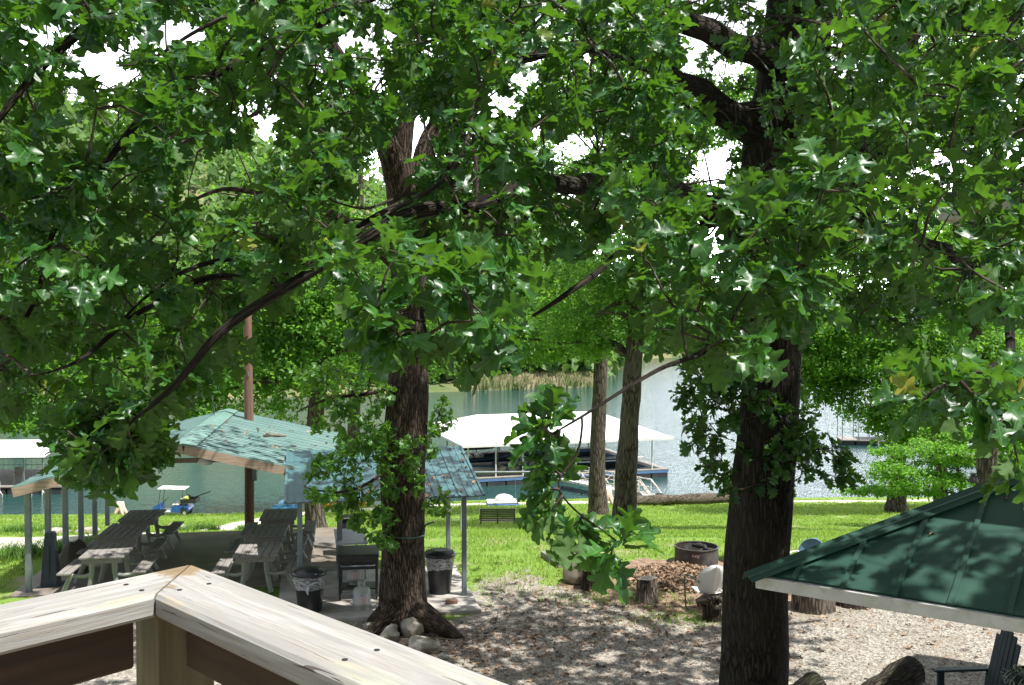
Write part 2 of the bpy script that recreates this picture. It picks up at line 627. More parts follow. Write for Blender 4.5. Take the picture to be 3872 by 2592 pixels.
def metal_roof(name, c1, c2, rough=.38):
    m, t, b = new_mat(name)
    n = noise(t, coords(t), 1.6, 5)
    col = mixc(t, ramp(t, n, .35, .65), c1, c2)
    d = noise(t, coords(t), 14, 6, .7)
    col = mixc(t, ramp(t, d, .72, .80), col, tuple(x * .6 + .05 for x in c1))
    t.links.new(col, b.inputs['Base Color'])
    b.inputs['Roughness'].default_value = rough
    b.inputs['Metallic'].default_value = .12
    return m


M['roof_teal'] = metal_roof('teal_sheet_roof', (.185, .300, .283), (.235, .345, .325), .32)
M['roof_teal2'] = metal_roof('blue_teal_sheet_roof', (.046, .120, .132), (.066, .150, .162), .46)
M['roof_green'] = metal_roof('dark_green_roof', (.018, .060, .044), (.026, .078, .057), .45)

# translucent bin bag
m, t, b = new_mat('clear_bag')
b.inputs['Base Color'].default_value = (.75, .77, .78, 1)
b.inputs['Roughness'].default_value = .25
b.inputs['Transmission Weight'].default_value = .0
tp = N(t, 'ShaderNodeBsdfTransparent')
ms = N(t, 'ShaderNodeMixShader')
nn = noise(t, coords(t, (3, 3, 9)), 5, 5)
t.links.new(ramp(t, nn, .35, .75, (.12, .12, .12), (.75, .75, .75)), ms.inputs[0])
t.links.new(tp.outputs[0], ms.inputs[1])
t.links.new(b.outputs[0], ms.inputs[2])
t.links.new(ms.outputs[0], t.nodes['Material Output'].inputs['Surface'])
bump(t, b, nn, .6, .03)
M['bag'] = m

# weathered deck rail timber (grain along local x)
m, t, b = new_mat('weathered_deck_timber')
v = coords(t, (.55, 9, 9))
w = noise(t, v, 4.5, 6, .6, .8)
g2 = noise(t, coords(t, (2.2, 90, 60)), 4, 4, .6)
col = mixc(t, ramp(t, w, .36, .62), (.34, .335, .32), (.225, .22, .205))
col = mixc(t, ramp(t, g2, .48, .66), col, (.235, .21, .175))
kn = noise(t, coords(t, (2.2, 9, 9)), 2.2, 3)
col = mixc(t, ramp(t, kn, .62, .74), col, (.36, .29, .20))
gr = noise(t, coords(t, (1.1, 5, 5)), 2.0, 4)
col = mixc(t, ramp(t, gr, .60, .78), col, (.34, .355, .27))
kv = N(t, 'ShaderNodeTexVoronoi', Scale=1.0)
t.links.new(coords(t, (2.6, 11, 11)), kv.inputs['Vector'])
col = mixc(t, ramp(t, kv.outputs['Distance'], .05, .12, (1, 1, 1), (0, 0, 0)), col, (.11, .08, .055))
sxr = N(t, 'ShaderNodeSeparateXYZ')
t.links.new(coords(t), sxr.inputs[0])
near_ = ramp(t, sxr.outputs['X'], .02, .26, (.62, .62, .62), (0, 0, 0))
stn = N(t, 'ShaderNodeMath', operation='ADD')
t.links.new(near_, stn.inputs[0])
t.links.new(noise(t, coords(t, (6, 12, 12)), 2.2, 6, .7), stn.inputs[1])
col = mixc(t, ramp(t, stn.outputs[0], .92, 1.10), col, (.20, .145, .08))
ck = noise(t, coords(t, (1.3, 42, 30)), 3.0, 3, .5, 1.2)
crk = ramp(t, ck, .655, .672)
col = mixc(t, crk, col, (.075, .062, .05))
t.links.new(col, b.inputs['Base Color'])
b.inputs['Roughness'].default_value = .8
bump(t, b, mixc(t, crk, mixc(t, .5, w, g2), (0, 0, 0)), .5, .004)
M['rail'] = m
M['rail_brown'] = mk('brown_deck_timber', (.065, .035, .018), (.033, .018, .010), 5, .8, stretch=(.7, 9, 9), bmp=.3, bd=.004)
M['post_wood'] = mk('treated_post', (.15, .115, .06), (.09, .066, .034), 6, .8, stretch=(9, 9, .6), bmp=.3, bd=.004)

# ---------------------------------------------------------------- ground, path, water, far shore
def poly_in(px, py, poly):
    poly = np.asarray(poly, float)
    px = np.asarray(px, float)
    py = np.asarray(py, float)
    inside = np.zeros(px.shape, bool)
    j = len(poly) - 1
    for i in range(len(poly)):
        xi, yi = poly[i]
        xj, yj = poly[j]
        c = ((yi > py) != (yj > py)) & (px < (xj - xi) * (py - yi) / (yj - yi + 1e-12) + xi)
        inside ^= c
        j = i
    return inside


def seg_dist(x, y, pts):
    d = np.full(x.shape, 1e9)
    for (x0, y0), (x1, y1) in zip(pts[:-1], pts[1:]):
        dx, dy = x1 - x0, y1 - y0
        t_ = np.clip(((x - x0) * dx + (y - y0) * dy) / (dx * dx + dy * dy), 0, 1)
        d = np.minimum(d, np.hypot(x - x0 - t_ * dx, y - y0 - t_ * dy))
    return d


def g2(px, py): return tuple(G(px, py, 0)[:2])


GRAVEL = [g2(1500, 2360), g2(1740, 2330), g2(1770, 2230), g2(1850, 2160), g2(2000, 2150), g2(2110, 2200), g2(2330, 2270), g2(2560, 2345),
          g2(2760, 2350), g2(2960, 2305), g2(3300, 2285), g2(3872, 2290), (14, 15.5), (30, 14), (30, -8), (-12, -8), (-10, 8), (-8, 15), (-6.6, 17.6), (-3.8, 17.2)]
DIRT = [g2(2130, 2215), g2(2300, 2140), g2(2420, 2110), g2(2760, 2120), g2(3000, 2150), g2(3300, 2200), g2(3400, 2300), g2(2800, 2370), g2(2500, 2330), g2(2250, 2290)]
PATH = [((px - CX) / F * d, d) for px, d in ((-900, 22.6), (-300, 23), (100, 23.2), (300, 24.2), (500, 27), (680, 33), (850, 45), (980, 55), (1150, 61.5), (1500, 63.5), (2000, 64.3), (2700, 64.5), (3300, 65), (4600, 66))]

xs = np.concatenate([np.linspace(-140, -30, 45)[:-1], np.linspace(-30, -12, 60)[:-1], np.linspace(-12, 8, 150)[:-1], np.linspace(8, 30, 70)[:-1], np.linspace(30, 140, 45)])
ys = np.concatenate([np.linspace(-40, 6, 20)[:-1], np.linspace(6, 24, 130)[:-1], np.linspace(24, 72, 130)[:-1], np.linspace(72, 135, 15)])
GX, GY = np.meshgrid(xs, ys)
GZ = gz(GX, GY)
bmpz = np.array([mnoise.noise(Vector((x * .35, y * .35, 3))) for x, y in zip(GX.ravel(), GY.ravel())]).reshape(GX.shape)
bmp2 = np.array([mnoise.noise(Vector((x * 1.6, y * 1.6, 9))) for x, y in zip(GX.ravel(), GY.ravel())]).reshape(GX.shape)
flat = np.clip((GY - 20) / 8, 0, 1) * .05 + .012
GZ = GZ + bmpz * flat + bmp2 * .008
jx = bmp2 * .35 + bmpz * .5
grav = sum(poly_in(GX + jx + ox, GY + bmp2 * .4 + oy, GRAVEL).astype(float) for ox, oy in ((-.5, -.3), (.5, -.3), (0, 0), (-.4, .5), (.4, .5))) / 5
dirt = poly_in(GX + jx * .6, GY + bmp2 * .3, DIRT).astype(float)
pthd = seg_dist(GX, GY, PATH)
pth = np.clip(1.6 - pthd / 1.0 + bmp2 * .25, 0, 1) * np.where(GX < 200, 1, 1)
dirt_patch = np.clip(1.2 - np.hypot((GX + 11.3) / 1.6, (GY - 17.8) / .9), 0, 1)  # bare dirt and leaf patch left of the pavilion
dirt = np.maximum(dirt, dirt_patch)
nx, ny = len(xs), len(ys)
ii = np.arange(nx * ny).reshape(ny, nx)
quads = np.stack([ii[:-1, :-1], ii[:-1, 1:], ii[1:, 1:], ii[1:, :-1]], -1).reshape(-1, 4)

m, t, b = new_mat('ground')
b.inputs['Roughness'].default_value = .95
b.inputs['Specular IOR Level'].default_value = .1
gc = coords(t)


def attr(nm):
    a = N(t, 'ShaderNodeAttribute')
    a.attribute_name = nm
    return a.outputs['Fac']


def edge(nm, sc, lo=.4, hi=.6, amt=.6):
    nn_ = noise(t, gc, sc, 5, .65)
    a = N(t, 'ShaderNodeMath', operation='MULTIPLY_ADD')
    a.inputs[1].default_value = amt
    t.links.new(nn_, a.inputs[0])
    t.links.new(attr(nm), a.inputs[2])
    s_ = N(t, 'ShaderNodeMath', operation='SUBTRACT')
    s_.inputs[1].default_value = amt / 2
    t.links.new(a.outputs[0], s_.inputs[0])
    return ramp(t, s_.outputs[0], lo, hi)


gn = noise(t, gc, .5, 5)
gf = noise(t, gc, 22, 4)
grass = mixc(t, ramp(t, gn, .3, .7), (.125, .215, .042), (.190, .290, .064))
grass = mixc(t, ramp(t, gf, .3, .7), grass, (.13, .215, .032))
gb = noise(t, gc, .9, 5)
grass = mixc(t, ramp(t, gb, .56, .70), grass, (.30, .26, .16))
pv = N(t, 'ShaderNodeTexVoronoi', Scale=26.0)
t.links.new(gc, pv.inputs['Vector'])
pc = ramp(t, pv.outputs['Color'], .15, .9, (.16, .14, .118), (.40, .372, .325))
gn2 = noise(t, gc, 1.1, 6, .7)
pc = mixc(t, ramp(t, gn2, .48, .72), pc, (.21, .175, .135))
lf = noise(t, gc, 9, 6, .7)
pc = mixc(t, ramp(t, lf, .58, .66), pc, (.13, .095, .065))
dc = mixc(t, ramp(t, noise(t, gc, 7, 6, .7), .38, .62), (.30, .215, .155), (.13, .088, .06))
dc = mixc(t, ramp(t, noise(t, gc, 1.4, 5, .6), .55, .66), dc, (.10, .16, .04))
wp = mixc(t, ramp(t, noise(t, gc, 5, 5), .35, .65), (.58, .55, .49), (.46, .43, .37))
col = mixc(t, edge('path', 3), grass, wp)
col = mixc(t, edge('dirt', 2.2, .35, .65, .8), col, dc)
col = mixc(t, edge('gravel', 2.6, .34, .66, 1.5), col, pc)
t.links.new(col, b.inputs['Base Color'])
bump(t, b, mixc(t, .5, pv.outputs['Distance'], gf), .8, .03)
o = mesh_np('ground', np.stack([GX, GY, GZ], -1).reshape(-1, 3), quads, m, None, {'gravel': grav.ravel(), 'dirt': dirt.ravel(), 'path': pth.ravel()})
tag(o, 'sloping ground of gravel yard and lawn down to the lake', 'ground', kind='structure')

# water
m, t, b = new_mat('lake_water')
b.inputs['Roughness'].default_value = .03
b.inputs['IOR'].default_value = 1.33
wc = coords(t, (.55, 1.0, 1))
n1 = noise(t, wc, 1.5, 3, .5, .4)
n2 = noise(t, coords(t, (.9, 2.0, 1)), 3.6, 2)
n3 = noise(t, wc, .05, 3)
dp = mixc(t, ramp(t, n3, .35, .65), (.012, .046, .043), (.020, .064, .058))
t.links.new(dp, b.inputs['Base Color'])
hh = mixc(t, .4, n1, n2)
bump(t, b, hh, 1.0, .19)
wv = [(-900, 55, WATER), (900, 55, WATER), (900, 1400, WATER), (-900, 1400, WATER)]
o = MB().add(wv, [(0, 1, 2, 3)]).build('lake_water', m)
tag(o, 'green rippled lake water', 'water', kind='structure')

# far shore hills
FS = [(-3000, 150), (-600, 150), (600, 150), (1500, 166), (2000, 176), (2260, 182), (2420, 300), (2750, 340), (3300, 330), (5200, 300)]
fpx = np.linspace(-2600, 5000, 150)
fd = np.interp(fpx, [q[0] for q in FS], [q[1] for q in FS])
prof_t = np.array([-6, 0, 3, 12, 40, 90, 160, 260])
hl = np.interp(fpx, [-2600, 300, 1000, 2000, 2300, 2600, 5000], [85, 80, 66, 44, 18, 14, 22])
V = []
for k, tt in enumerate(prof_t):
    z = np.interp(tt, prof_t, [-2.5, -.1, .8, 2.2, 9, 22, 34, 36])
    d = fd + tt
    x = (fpx - CX) / F * d
    zz = WATER + np.where(tt <= 12, z, z * hl / 36) + np.array([mnoise.noise(Vector((a * .02, tt * .02, 1))) for a in x]) * min(4, max(tt, 0) * .1)
    V.append(np.stack([x, d, zz], 1))
V = np.array(V)
HILL = V.copy()
a_, b_ = V.shape[:2]
ii = np.arange(a_ * b_).reshape(a_, b_)
quads = np.stack([ii[:-1, :-1], ii[:-1, 1:], ii[1:, 1:], ii[1:, :-1]], -1).reshape(-1, 4)
M['hill'] = mk('hill_ground', (.08, .12, .035), (.22, .19, .10), .12, .95)
o = mesh_np('hills', V.reshape(-1, 3), quads, M['hill'])
tag(o, 'wooded hills on the far shore', 'hills', kind='structure')


# ---------------------------------------------------------------- leaves
def leaf_template(kind, seed=0):
    """leaf in local coords: x across, y along (0..1), z normal. returns verts, quads, uv"""
    r = np.random.default_rng(seed)
    if kind == 0:
        E = [(.010, 0, 0), (.016, .10, .10), (.05, .18, .17), (.13, .27, .25), (.155, .33, .31), (.085, .37, .37), (.10, .42, .43), (.25, .50, .48), (.285, .56, .54), (.24, .60, .58), (.12, .61, .63), (.15, .67, .68), (.33, .76, .72), (.36, .83, .77), (.29, .875, .81), (.15, .85, .85), (.15, .92, .89), (.19, 1.0, .93), (.12, 1.06, .98), (.01, 1.04, 1.03)]
        sh = r.uniform(.8, 1.15)
        st = [e[2] for e in E]
        wd = [e[0] * sh for e in E]
        fwd = [e[1] - e[2] for e in E]
        cols = (-1, -.5, 0, .5, 1)
    elif kind == 1:
        st = [0, .15, .27, .36, .48, .56, .64, .74, .80, .86, .95, 1.02]
        wd = [.012, .05, .15, .08, .27, .25, .12, .35, .33, .14, .19, .03]
        fwd = [0, .02, .04, .01, .05, .05, -.01, .06, .07, .0, .05, 0]
        cols = (-1, 0, 1)
    else:
        st = [0, .35, .7, 1.0]
        wd = [.03, .24, .36, .04]
        fwd = [0, 0, 0, 0]
        cols = (-1, 0, 1)
    fold = r.uniform(.0, .55)
    droop = r.uniform(-.05, .75)
    twist = r.uniform(-.6, .6)
    V, U = [], []
    for s, w, fo in zip(st, wd, fwd):
        w = w * (1 + r.uniform(-.12, .12)) * 1.0
        for c in cols:
            wl = w * (1 + (r.uniform(-.10, .10) if kind == 0 else 0))
            x = c * wl
            y = s + fo * abs(c) * (1 if abs(c) == 1 else .4)
            z = fold * abs(x) - droop * y * y * .6 + .085 * math.sin(y * 8 + c * 2.4 + seed * 1.7) * abs(c)
            z += twist * x * y
            V.append((x, y, z))
            U.append((x, y))
    nc = len(cols)
    Q = []
    for i in range(len(st) - 1):
        for k in range(nc - 1):
            Q.append((i * nc + k, i * nc + k + 1, (i + 1) * nc + k + 1, (i + 1) * nc + k))
    return np.array(V), np.array(Q), np.array(U)


NT = 10
TPL = {k: [leaf_template(k, s) for s in range(NT)] for k in (0, 1, 2)}


def frames(D, Nn):
    """rotation matrices with columns x, y=D, z=N'"""
    D = D / (np.linalg.norm(D, axis=1)[:, None] + 1e-9)
    X = np.cross(D, Nn)
    X /= np.linalg.norm(X, axis=1)[:, None] + 1e-9
    Z = np.cross(X, D)
    return np.stack([X, D, Z], -1)


def leaves_mesh(name, pos, dirs, nrm, size, kind, mat, parent, world=True):
    m_ = len(pos)
    R = frames(dirs, nrm)
    sel = rng.integers(0, NT, m_)
    var = np.clip(rng.normal(.45, .28, m_), 0, 1)
    var2 = rng.random(m_)
    Vs, Qs, Us, A, A2 = [], [], [], [], []
    off = 0
    for s in range(NT):
        ix = np.where(sel == s)[0]
        if len(ix) == 0: continue
        v, q, u = TPL[kind][s]
        w = np.einsum('mij,nj->mni', R[ix], v) * size[ix][:, None, None] + pos[ix][:, None, :]
        n = len(v)
        Vs.append(w.reshape(-1, 3))
        Qs.append((q[None] + (np.arange(len(ix)) * n)[:, None, None] + off).reshape(-1, 4))
        Us.append(np.tile(u, (len(ix), 1)))
        A.append(np.repeat(var[ix], n))
        A2.append(np.repeat(var2[ix], n))
        off += len(ix) * n
    return mesh_np(name, np.concatenate(Vs), np.concatenate(Qs), mat, parent, {'var': np.concatenate(A), 'var2': np.concatenate(A2)}, np.concatenate(Us), True, world)


def cluster_leaves(C, D, per, lsize, spread=.9, droop=.25):
    """rosettes: C centers, D twig directions -> leaf pos, dirs, normals, sizes"""
    n = len(C)
    D = D / (np.linalg.norm(D, axis=1)[:, None] + 1e-9)
    ref = np.tile([0, 0, 1.0], (n, 1)) + rng.normal(0, .2, (n, 3))
    A = np.cross(D, ref)
    A /= np.linalg.norm(A, axis=1)[:, None] + 1e-9
    B = np.cross(A, D)
    pos, dr, nm, sz = [], [], [], []
    for k in range(per):
        ang = 2 * math.pi * k / per * 2.4 + rng.uniform(-.5, .5, n)
        tl = rng.uniform(.35, 1.35, n) * spread
        rad = A * np.cos(ang)[:, None] + B * np.sin(ang)[:, None]
        d = D * np.cos(tl)[:, None] + rad * np.sin(tl)[:, None]
        d[:, 2] -= droop * rng.uniform(.2, 1.4, n)
        back = rng.uniform(0, .35, n) * lsize * (k / per)
        pos.append(C - D * back[:, None] * 1.6 + d * .012)
        dr.append(d)
        nv = np.tile([0, 0, 1.0], (n, 1)) * .9 + D * .35 - rad * .15 + rng.normal(0, .38, (n, 3))
        nm.append(nv)
        sz.append(lsize * rng.uniform(.62, 1.18, n))
    return np.concatenate(pos), np.concatenate(dr), np.concatenate(nm), np.concatenate(sz)


def sample_line(pts, step=.15):
    pts = np.asarray(pts, float)
    o_ = []
    for a, b in zip(pts[:-1], pts[1:]):
        L = np.linalg.norm(b[:3] - a[:3])
        k = max(1, int(L / step))
        for i in range(k):
            o_.append(a + (b - a) * i / k)
    o_.append(pts[-1])
    return np.array(o_)


def smooth_line(ctrl, sub=5, wob=0.0, seed=0):
    """Catmull-Rom through control points [(x,y,z,r)]"""
    c = np.asarray(ctrl, float)
    c = np.vstack([2 * c[0] - c[1], c, 2 * c[-1] - c[-2]])
    o_ = []
    for i in range(1, len(c) - 2):
        p0, p1, p2, p3 = c[i - 1], c[i], c[i + 1], c[i + 2]
        for k in range(sub):
            u = k / sub
            o_.append(.5 * ((2 * p1) + (-p0 + p2) * u + (2 * p0 - 5 * p1 + 4 * p2 - p3) * u * u + (-p0 + 3 * p1 - 3 * p2 + p3) * u ** 3))
    o_.append(c[-2])
    o_ = np.array(o_)
    if wob:
        for i, q in enumerate(o_[1:-1], 1):
            for a in range(3):
                o_[i][a] += wob * mnoise.noise(Vector((q[0] * 1.3 + seed, q[1] * 1.3 + a * 7, q[2] * 1.3)))
    o_[:, 3] = np.maximum(o_[:, 3], .004)
    return o_


def grow(clusters, nodes, mbt, maxlen=4.0, r0=.011, sag=.12, sides=4):
    """connect each cluster centre to the nearest skeleton node; returns twig end directions"""
    nodes = np.asarray(nodes, float)
    cap = len(nodes) + len(clusters) * 4 + 10
    ND = np.zeros((cap, 3))
    ND[:len(nodes)] = nodes[:, :3]
    nn_ = len(nodes)
    d0 = np.array([np.min(np.sum((ND[:nn_] - c) ** 2, 1)) for c in clusters])
    order = np.argsort(d0)
    D = np.zeros((len(clusters), 3))
    for i in order:
        c = clusters[i]
        dd = np.sum((ND[:nn_] - c) ** 2, 1)
        k = int(np.argmin(dd))
        a = ND[k]
        v = c - a
        L = math.sqrt(dd[k])
        if L < .02:
            D[i] = (0, 0, 1)
            continue
        side = np.cross(v, rng.normal(0, 1, 3))
        side /= np.linalg.norm(side) + 1e-9
        bow = side * L * rng.uniform(-.16, .16) + np.array([0, 0, L * sag * rng.uniform(-.4, 1)])
        p1 = a + v * .33 + bow * .9 + rng.normal(0, .03, 3) * L
        p2 = a + v * .68 + bow * .8 + rng.normal(0, .03, 3) * L
        if L < maxlen:
            ra = min(.035, r0 * (.8 + .9 * L))
            mbt.tube([a, p1, p2, c], [ra, ra * .75, ra * .55, ra * .35], sides, cap=False)
        for q in (p1, p2, c):
            ND[nn_] = q
            nn_ += 1
        D[i] = c - p2
    return D


def px_fill(poly, n, dlo, dhi, gaps=(), dens=None, pw=1.0):
    """n points whose photo pixel lies in the polygon, at depth dlo..dhi"""
    poly = np.asarray(poly, float)
    lo, hi = poly.min(0), poly.max(0)
    o_ = []
    while len(o_) < n:
        X = rng.uniform(lo[0], hi[0], 4 * n)
        Y = rng.uniform(lo[1], hi[1], 4 * n)
        ok = poly_in(X, Y, poly)
        for gx, gy, gw, gh in gaps:
            ok &= ((X - gx) / gw) ** 2 + ((Y - gy) / gh) ** 2 > 1
        for x, y in zip(X[ok], Y[ok]):
            d = dlo + (dhi - dlo) * rng.random() ** pw
            o_.append(P(x, y, d))
            if len(o_) >= n: break
    return np.array(o_)


def limb(pts, sub=5, wob=.05, seed=0):
    return smooth_line([(*P(px, py, d), r) for px, py, d, r in pts], sub, wob, seed)


GAPS = [(390, 180, 100, 60), (390, 270, 75, 45), (330, 490, 60, 80), (1880, 400, 100, 65), (1600, 520, 60, 90), (1390, 720, 110, 110),
        (830, 690, 150, 120), (2700, 240, 150, 85), (1330, 120, 95, 75), (650, 120, 130, 70), (2690, 640, 70, 90), (2690, 900, 65, 75), (1000, 520, 100, 80), (3180, 180, 60, 60), (2160, 560, 80, 60)]

for _ in range(46):
    GAPS.append((rng.uniform(0, 3000), rng.uniform(60, 900), rng.uniform(20, 60), rng.uniform(18, 50)))
GAPS_N = [(a_, b_, c_ + 30, d_ + 28) for a_, b_, c_, d_ in GAPS]
GAPS_N += [(1510, 640, 120, 190), (1570, 1140, 60, 170), (2930, 700, 100, 130), (2880, 350, 110, 120)]
GAPS_M = [(a_, b_, c_ + 6, d_ + 6) for a_, b_, c_, d_ in GAPS] + [(1500, 640, 75, 170), (1560, 1000, 50, 120)]
# ---------------------------------------------------------------- OAK 1 : the big near oak whose limbs hang before the deck
oak1 = thing('oak_tree', 'big dark oak right of centre, its leafy limbs hanging close in front of the deck', 'tree', tuple(G(2838, 2880, 0)))
oak1.location.z = 0
tr1 = limb([(2838, 2900, 11.5, .52), (2842, 2760, 11.5, .445), (2845, 2592, 11.5, .405), (2860, 2200, 11.5, .385), (2880, 1900, 11.5, .37), (2912, 1500, 11.5, .345), (2930, 1200, 11.5, .335), (2918, 900, 11.5, .33), (2920, 600, 11.5, .335), (2960, 300, 11.6, .30), (2990, 0, 11.7, .26), (3020, -500, 11.8, .18), (3040, -900, 11.9, .06)], 6, .03)
LB1 = [
    limb([(2905, 960, 11.45, .21), (2760, 830, 10.6, .17), (2600, 770, 9.2, .15), (2400, 730, 7.6, .125), (2200, 700, 6.2, .095), (1900, 735, 5.2, .070), (1600, 800, 4.8, .058), (1350, 930, 4.6, .046), (1100, 1070, 4.5, .038), (850, 1240, 4.4, .032), (650, 1450, 4.4, .024), (480, 1620, 4.4, .010)], 5, .08, 1),
    limb([(2890, 520, 11.5, .19), (2650, 350, 10.6, .15), (2450, 260, 9.6, .10), (2250, 190, 8.6, .07), (1950, 230, 7.6, .055), (1760, 350, 6.9, .045), (1710, 600, 6.5, .05), (1500, 790, 6.0, .042), (1250, 930, 5.5, .03), (1000, 1050, 5.2, .018)], 5, .08, 2),
    limb([(2880, 430, 11.5, .18), (2720, 430, 10.9, .15), (2560, 330, 10.2, .12), (2420, 60, 9.6, .09), (2300, -250, 9.0, .05)], 5, .08, 3),
    limb([(2950, 720, 11.4, .16), (3200, 800, 9.8, .09), (3560, 950, 7.2, .06), (3760, 1120, 5.2, .04), (3800, 1330, 3.9, .028), (3640, 1450, 3.1, .010)], 5, .07, 4),
    limb([(2940, 250, 11.5, .17), (2500, 40, 9.2, .12), (2000, -120, 7.6, .09), (1300, 40, 6.2, .06), (900, 200, 5.6, .042), (620, 360, 5.2, .034), (420, 560, 4.9, .027), (230, 880, 4.7, .02), (100, 1200, 4.5, .015)], 5, .08, 5),
    limb([(1300, 40, 6.2, .06), (900, -80, 5.7, .055), (520, 20, 5.2, .05), (330, 90, 5.0, .042), (140, 280, 4.8, .03), (-60, 520, 4.7, .02)], 5, .06, 6),
    limb([(2905, 1150, 11.2, .10), (2850, 1250, 8, .06), (2780, 1290, 5.6, .035), (2640, 1345, 4.1, .018), (2500, 1400, 3.6, .013), (2350, 1480, 3.35, .010), (2200, 1580, 3.2, .007), (2090, 1650, 3.15, .004)], 5, .03, 7),
    limb([(2200, 1580, 3.2, .006), (2180, 1720, 3.18, .006), (2110, 1830, 3.15, .005), (2170, 1930, 3.15, .005), (2330, 2045, 3.15, .003)], 4, .015, 8),
    limb([(2700, 840, 10.6, .06), (2493, 900, 8.2, .04), (2340, 960, 7.4, .035), (2230, 1050, 7.1, .032), (2110, 1140, 6.9, .026), (2015, 1195, 6.8, .014)], 5, .05, 9),
    limb([(1720, 440, 6.8, .035), (1705, 640, 6.2, .03), (1750, 860, 5.2, .026), (1640, 960, 4.4, .022), (1580, 1100, 3.9, .014), (1600, 1280, 3.6, .006)], 5, .05, 10),
    limb([(2960, 1000, 11.4, .16), (3180, 780, 10.8, .17), (3370, 430, 10.3, .19), (3410, 120, 10.2, .17), (3450, -300, 10.2, .1)], 5, .06, 11),
    limb([(3020, 950, 11.2, .12), (3085, 560, 11.1, .12), (3105, 200, 11.1, .12), (3140, -200, 11.1, .08)], 5, .04, 12),
    limb([(3410, 150, 10.2, .13), (3550, 40, 8.4, .09), (3700, 110, 6.8, .06), (3872, 180, 5.8, .04), (4100, 300, 5.2, .02)], 5, .05, 13),
    limb([(2990, 0, 11.7, .15), (3400, -500, 11, .12), (4300, -900, 10.5, .10), (5200, -1000, 10, .05)], 5, .05, 14),
    limb([(2990, 100, 11.7, .13), (3700, -350, 13, .11), (4700, -600, 14, .06)], 5, .05, 15),
    limb([(1100, 1080, 5.6, .03), (800, 1050, 5.2, .028), (550, 1180, 4.8, .022), (330, 1350, 4.5, .015), (120, 1420, 4.3, .006)], 5, .05, 16),
    limb([(1350, 950, 6.2, .035), (1050, 960, 5.6, .028), (760, 1010, 5.0, .02), (520, 1130, 4.7, .012), (380, 1290, 4.6, .006)], 5, .05, 17),
]
mt = MB()
mt.tube(tr1[:, :3], tr1[:, 3], 26, wob=.10)
for L in LB1:
    dcam = L[:, 1]
    L[:, 3] *= np.interp(dcam, [3, 6, 9, 11], [.62, .66, .85, 1.0])
for L in LB1: mt.tube(L[:, :3], L[:, 3], 10, wob=.16)
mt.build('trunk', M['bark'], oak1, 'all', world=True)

fgA = [(-250, -150), (1300, -150), (1280, 700), (1150, 1000), (1000, 1150), (900, 1290), (720, 1460), (650, 1560), (500, 1600), (250, 1600), (80, 1540), (-250, 1480)]
fgA2 = [(250, 1540), (600, 1500), (620, 1640), (560, 1740), (450, 1790), (290, 1780), (240, 1690)]
fgB = [(1280, -150), (2550, -150), (2550, 820), (2150, 880), (1950, 980), (1250, 900)]
fgB2 = [(1290, 860), (1960, 900), (1960, 1120), (1900, 1300), (1720, 1380), (1480, 1290), (1280, 1150)]
fgC = [(2380, 620), (3120, 620), (3120, 1130), (2960, 1260), (2720, 1400), (2480, 1290), (2380, 1000)]
fgE = [(3000, -150), (4050, -150), (4050, 1150), (3560, 1180), (3380, 960), (3000, 760)]
fgF = [(3420, 1400), (3872, 1330), (3900, 1560), (3600, 1590), (3440, 1530)]
near = np.concatenate([
    px_fill(fgA, 470, 4.2, 7.5, GAPS_N, pw=1.2), px_fill(fgA2, 34, 4.3, 4.9),
    px_fill(fgB, 300, 4.6, 7.5, GAPS_N), px_fill(fgB2, 30, 3.3, 4.4),
    px_fill(fgC, 95, 3.8, 6.5, GAPS_N), px_fill(fgE, 200, 4.0, 8, GAPS_N), px_fill(fgF, 10, 2.9, 3.3),
    np.array([P(*q) for q in ((2080, 1560, 3.15), (2110, 1660, 3.18), (2050, 1620, 3.12), (2090, 1770, 3.15), (2070, 1850, 3.15), (2090, 1930, 3.12), (2190, 1985, 3.16), (2350, 2045, 3.15), (2310, 2085, 3.12), (3850, 1750, 3.0))]),
])
nodes = np.concatenate([sample_line(L[len(L) // 5:]) for L in LB1])
tw = MB()
Dn = grow(near, nodes, tw, 3.0, .008)
p_, d_, n_, s_ = cluster_leaves(near, Dn, 9, .150, 1.0, .28)
s_ = s_ * np.where(p_[:, 1] < 3.38, .86, 1.0)
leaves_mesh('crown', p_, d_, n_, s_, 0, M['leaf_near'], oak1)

midp = [(-300, -400), (4200, -400), (4200, 600), (3000, 820), (2500, 720), (1200, 700), (600, 900), (-300, 1150)]
mid = np.concatenate([px_fill(midp, 1150, 7.5, 14.5, GAPS_M), px_fill([(1200, -2600), (4500, -2600), (4500, -150), (1200, -150)], 420, 9.0, 13.5),  # second fill: unseen crown above the frame, added to shade the leaves
                      px_fill([(2500, 600), (3350, 600), (3350, 1150), (3100, 1250), (2500, 1250)], 70, 8.5, 12.5, GAPS),
                      px_fill([(3050, 1050), (3500, 1000), (3480, 1250), (3150, 1220)], 26, 8.5, 10),
                      px_fill([(2520, 1420), (2780, 1300), (3050, 1460), (3100, 1660), (3080, 1800), (2900, 1900), (2720, 1840), (2560, 1640)], 120, 10.7, 12.2), px_fill([(3000, 1640), (3200, 1700), (3250, 1840), (3060, 1800)], 16, 10.8, 11.6),
                      np.stack([rng.uniform(2.8, 8.6, 1800), rng.uniform(4.5, 16, 1800), rng.uniform(8.6, 13.5, 1800)], 1)])  # unseen clusters added on the sun side to shade gravel and porch roof
Dm = grow(mid, np.concatenate([sample_line(L) for L in LB1] + [sample_line(tr1)]), tw, 3.5, .010)
p_, d_, n_, s_ = cluster_leaves(mid, Dm, 9, .16, 1.1, .25)
leaves_mesh('crown', p_, d_, n_, s_, 1, M['leaf_mid_shaded'], oak1)
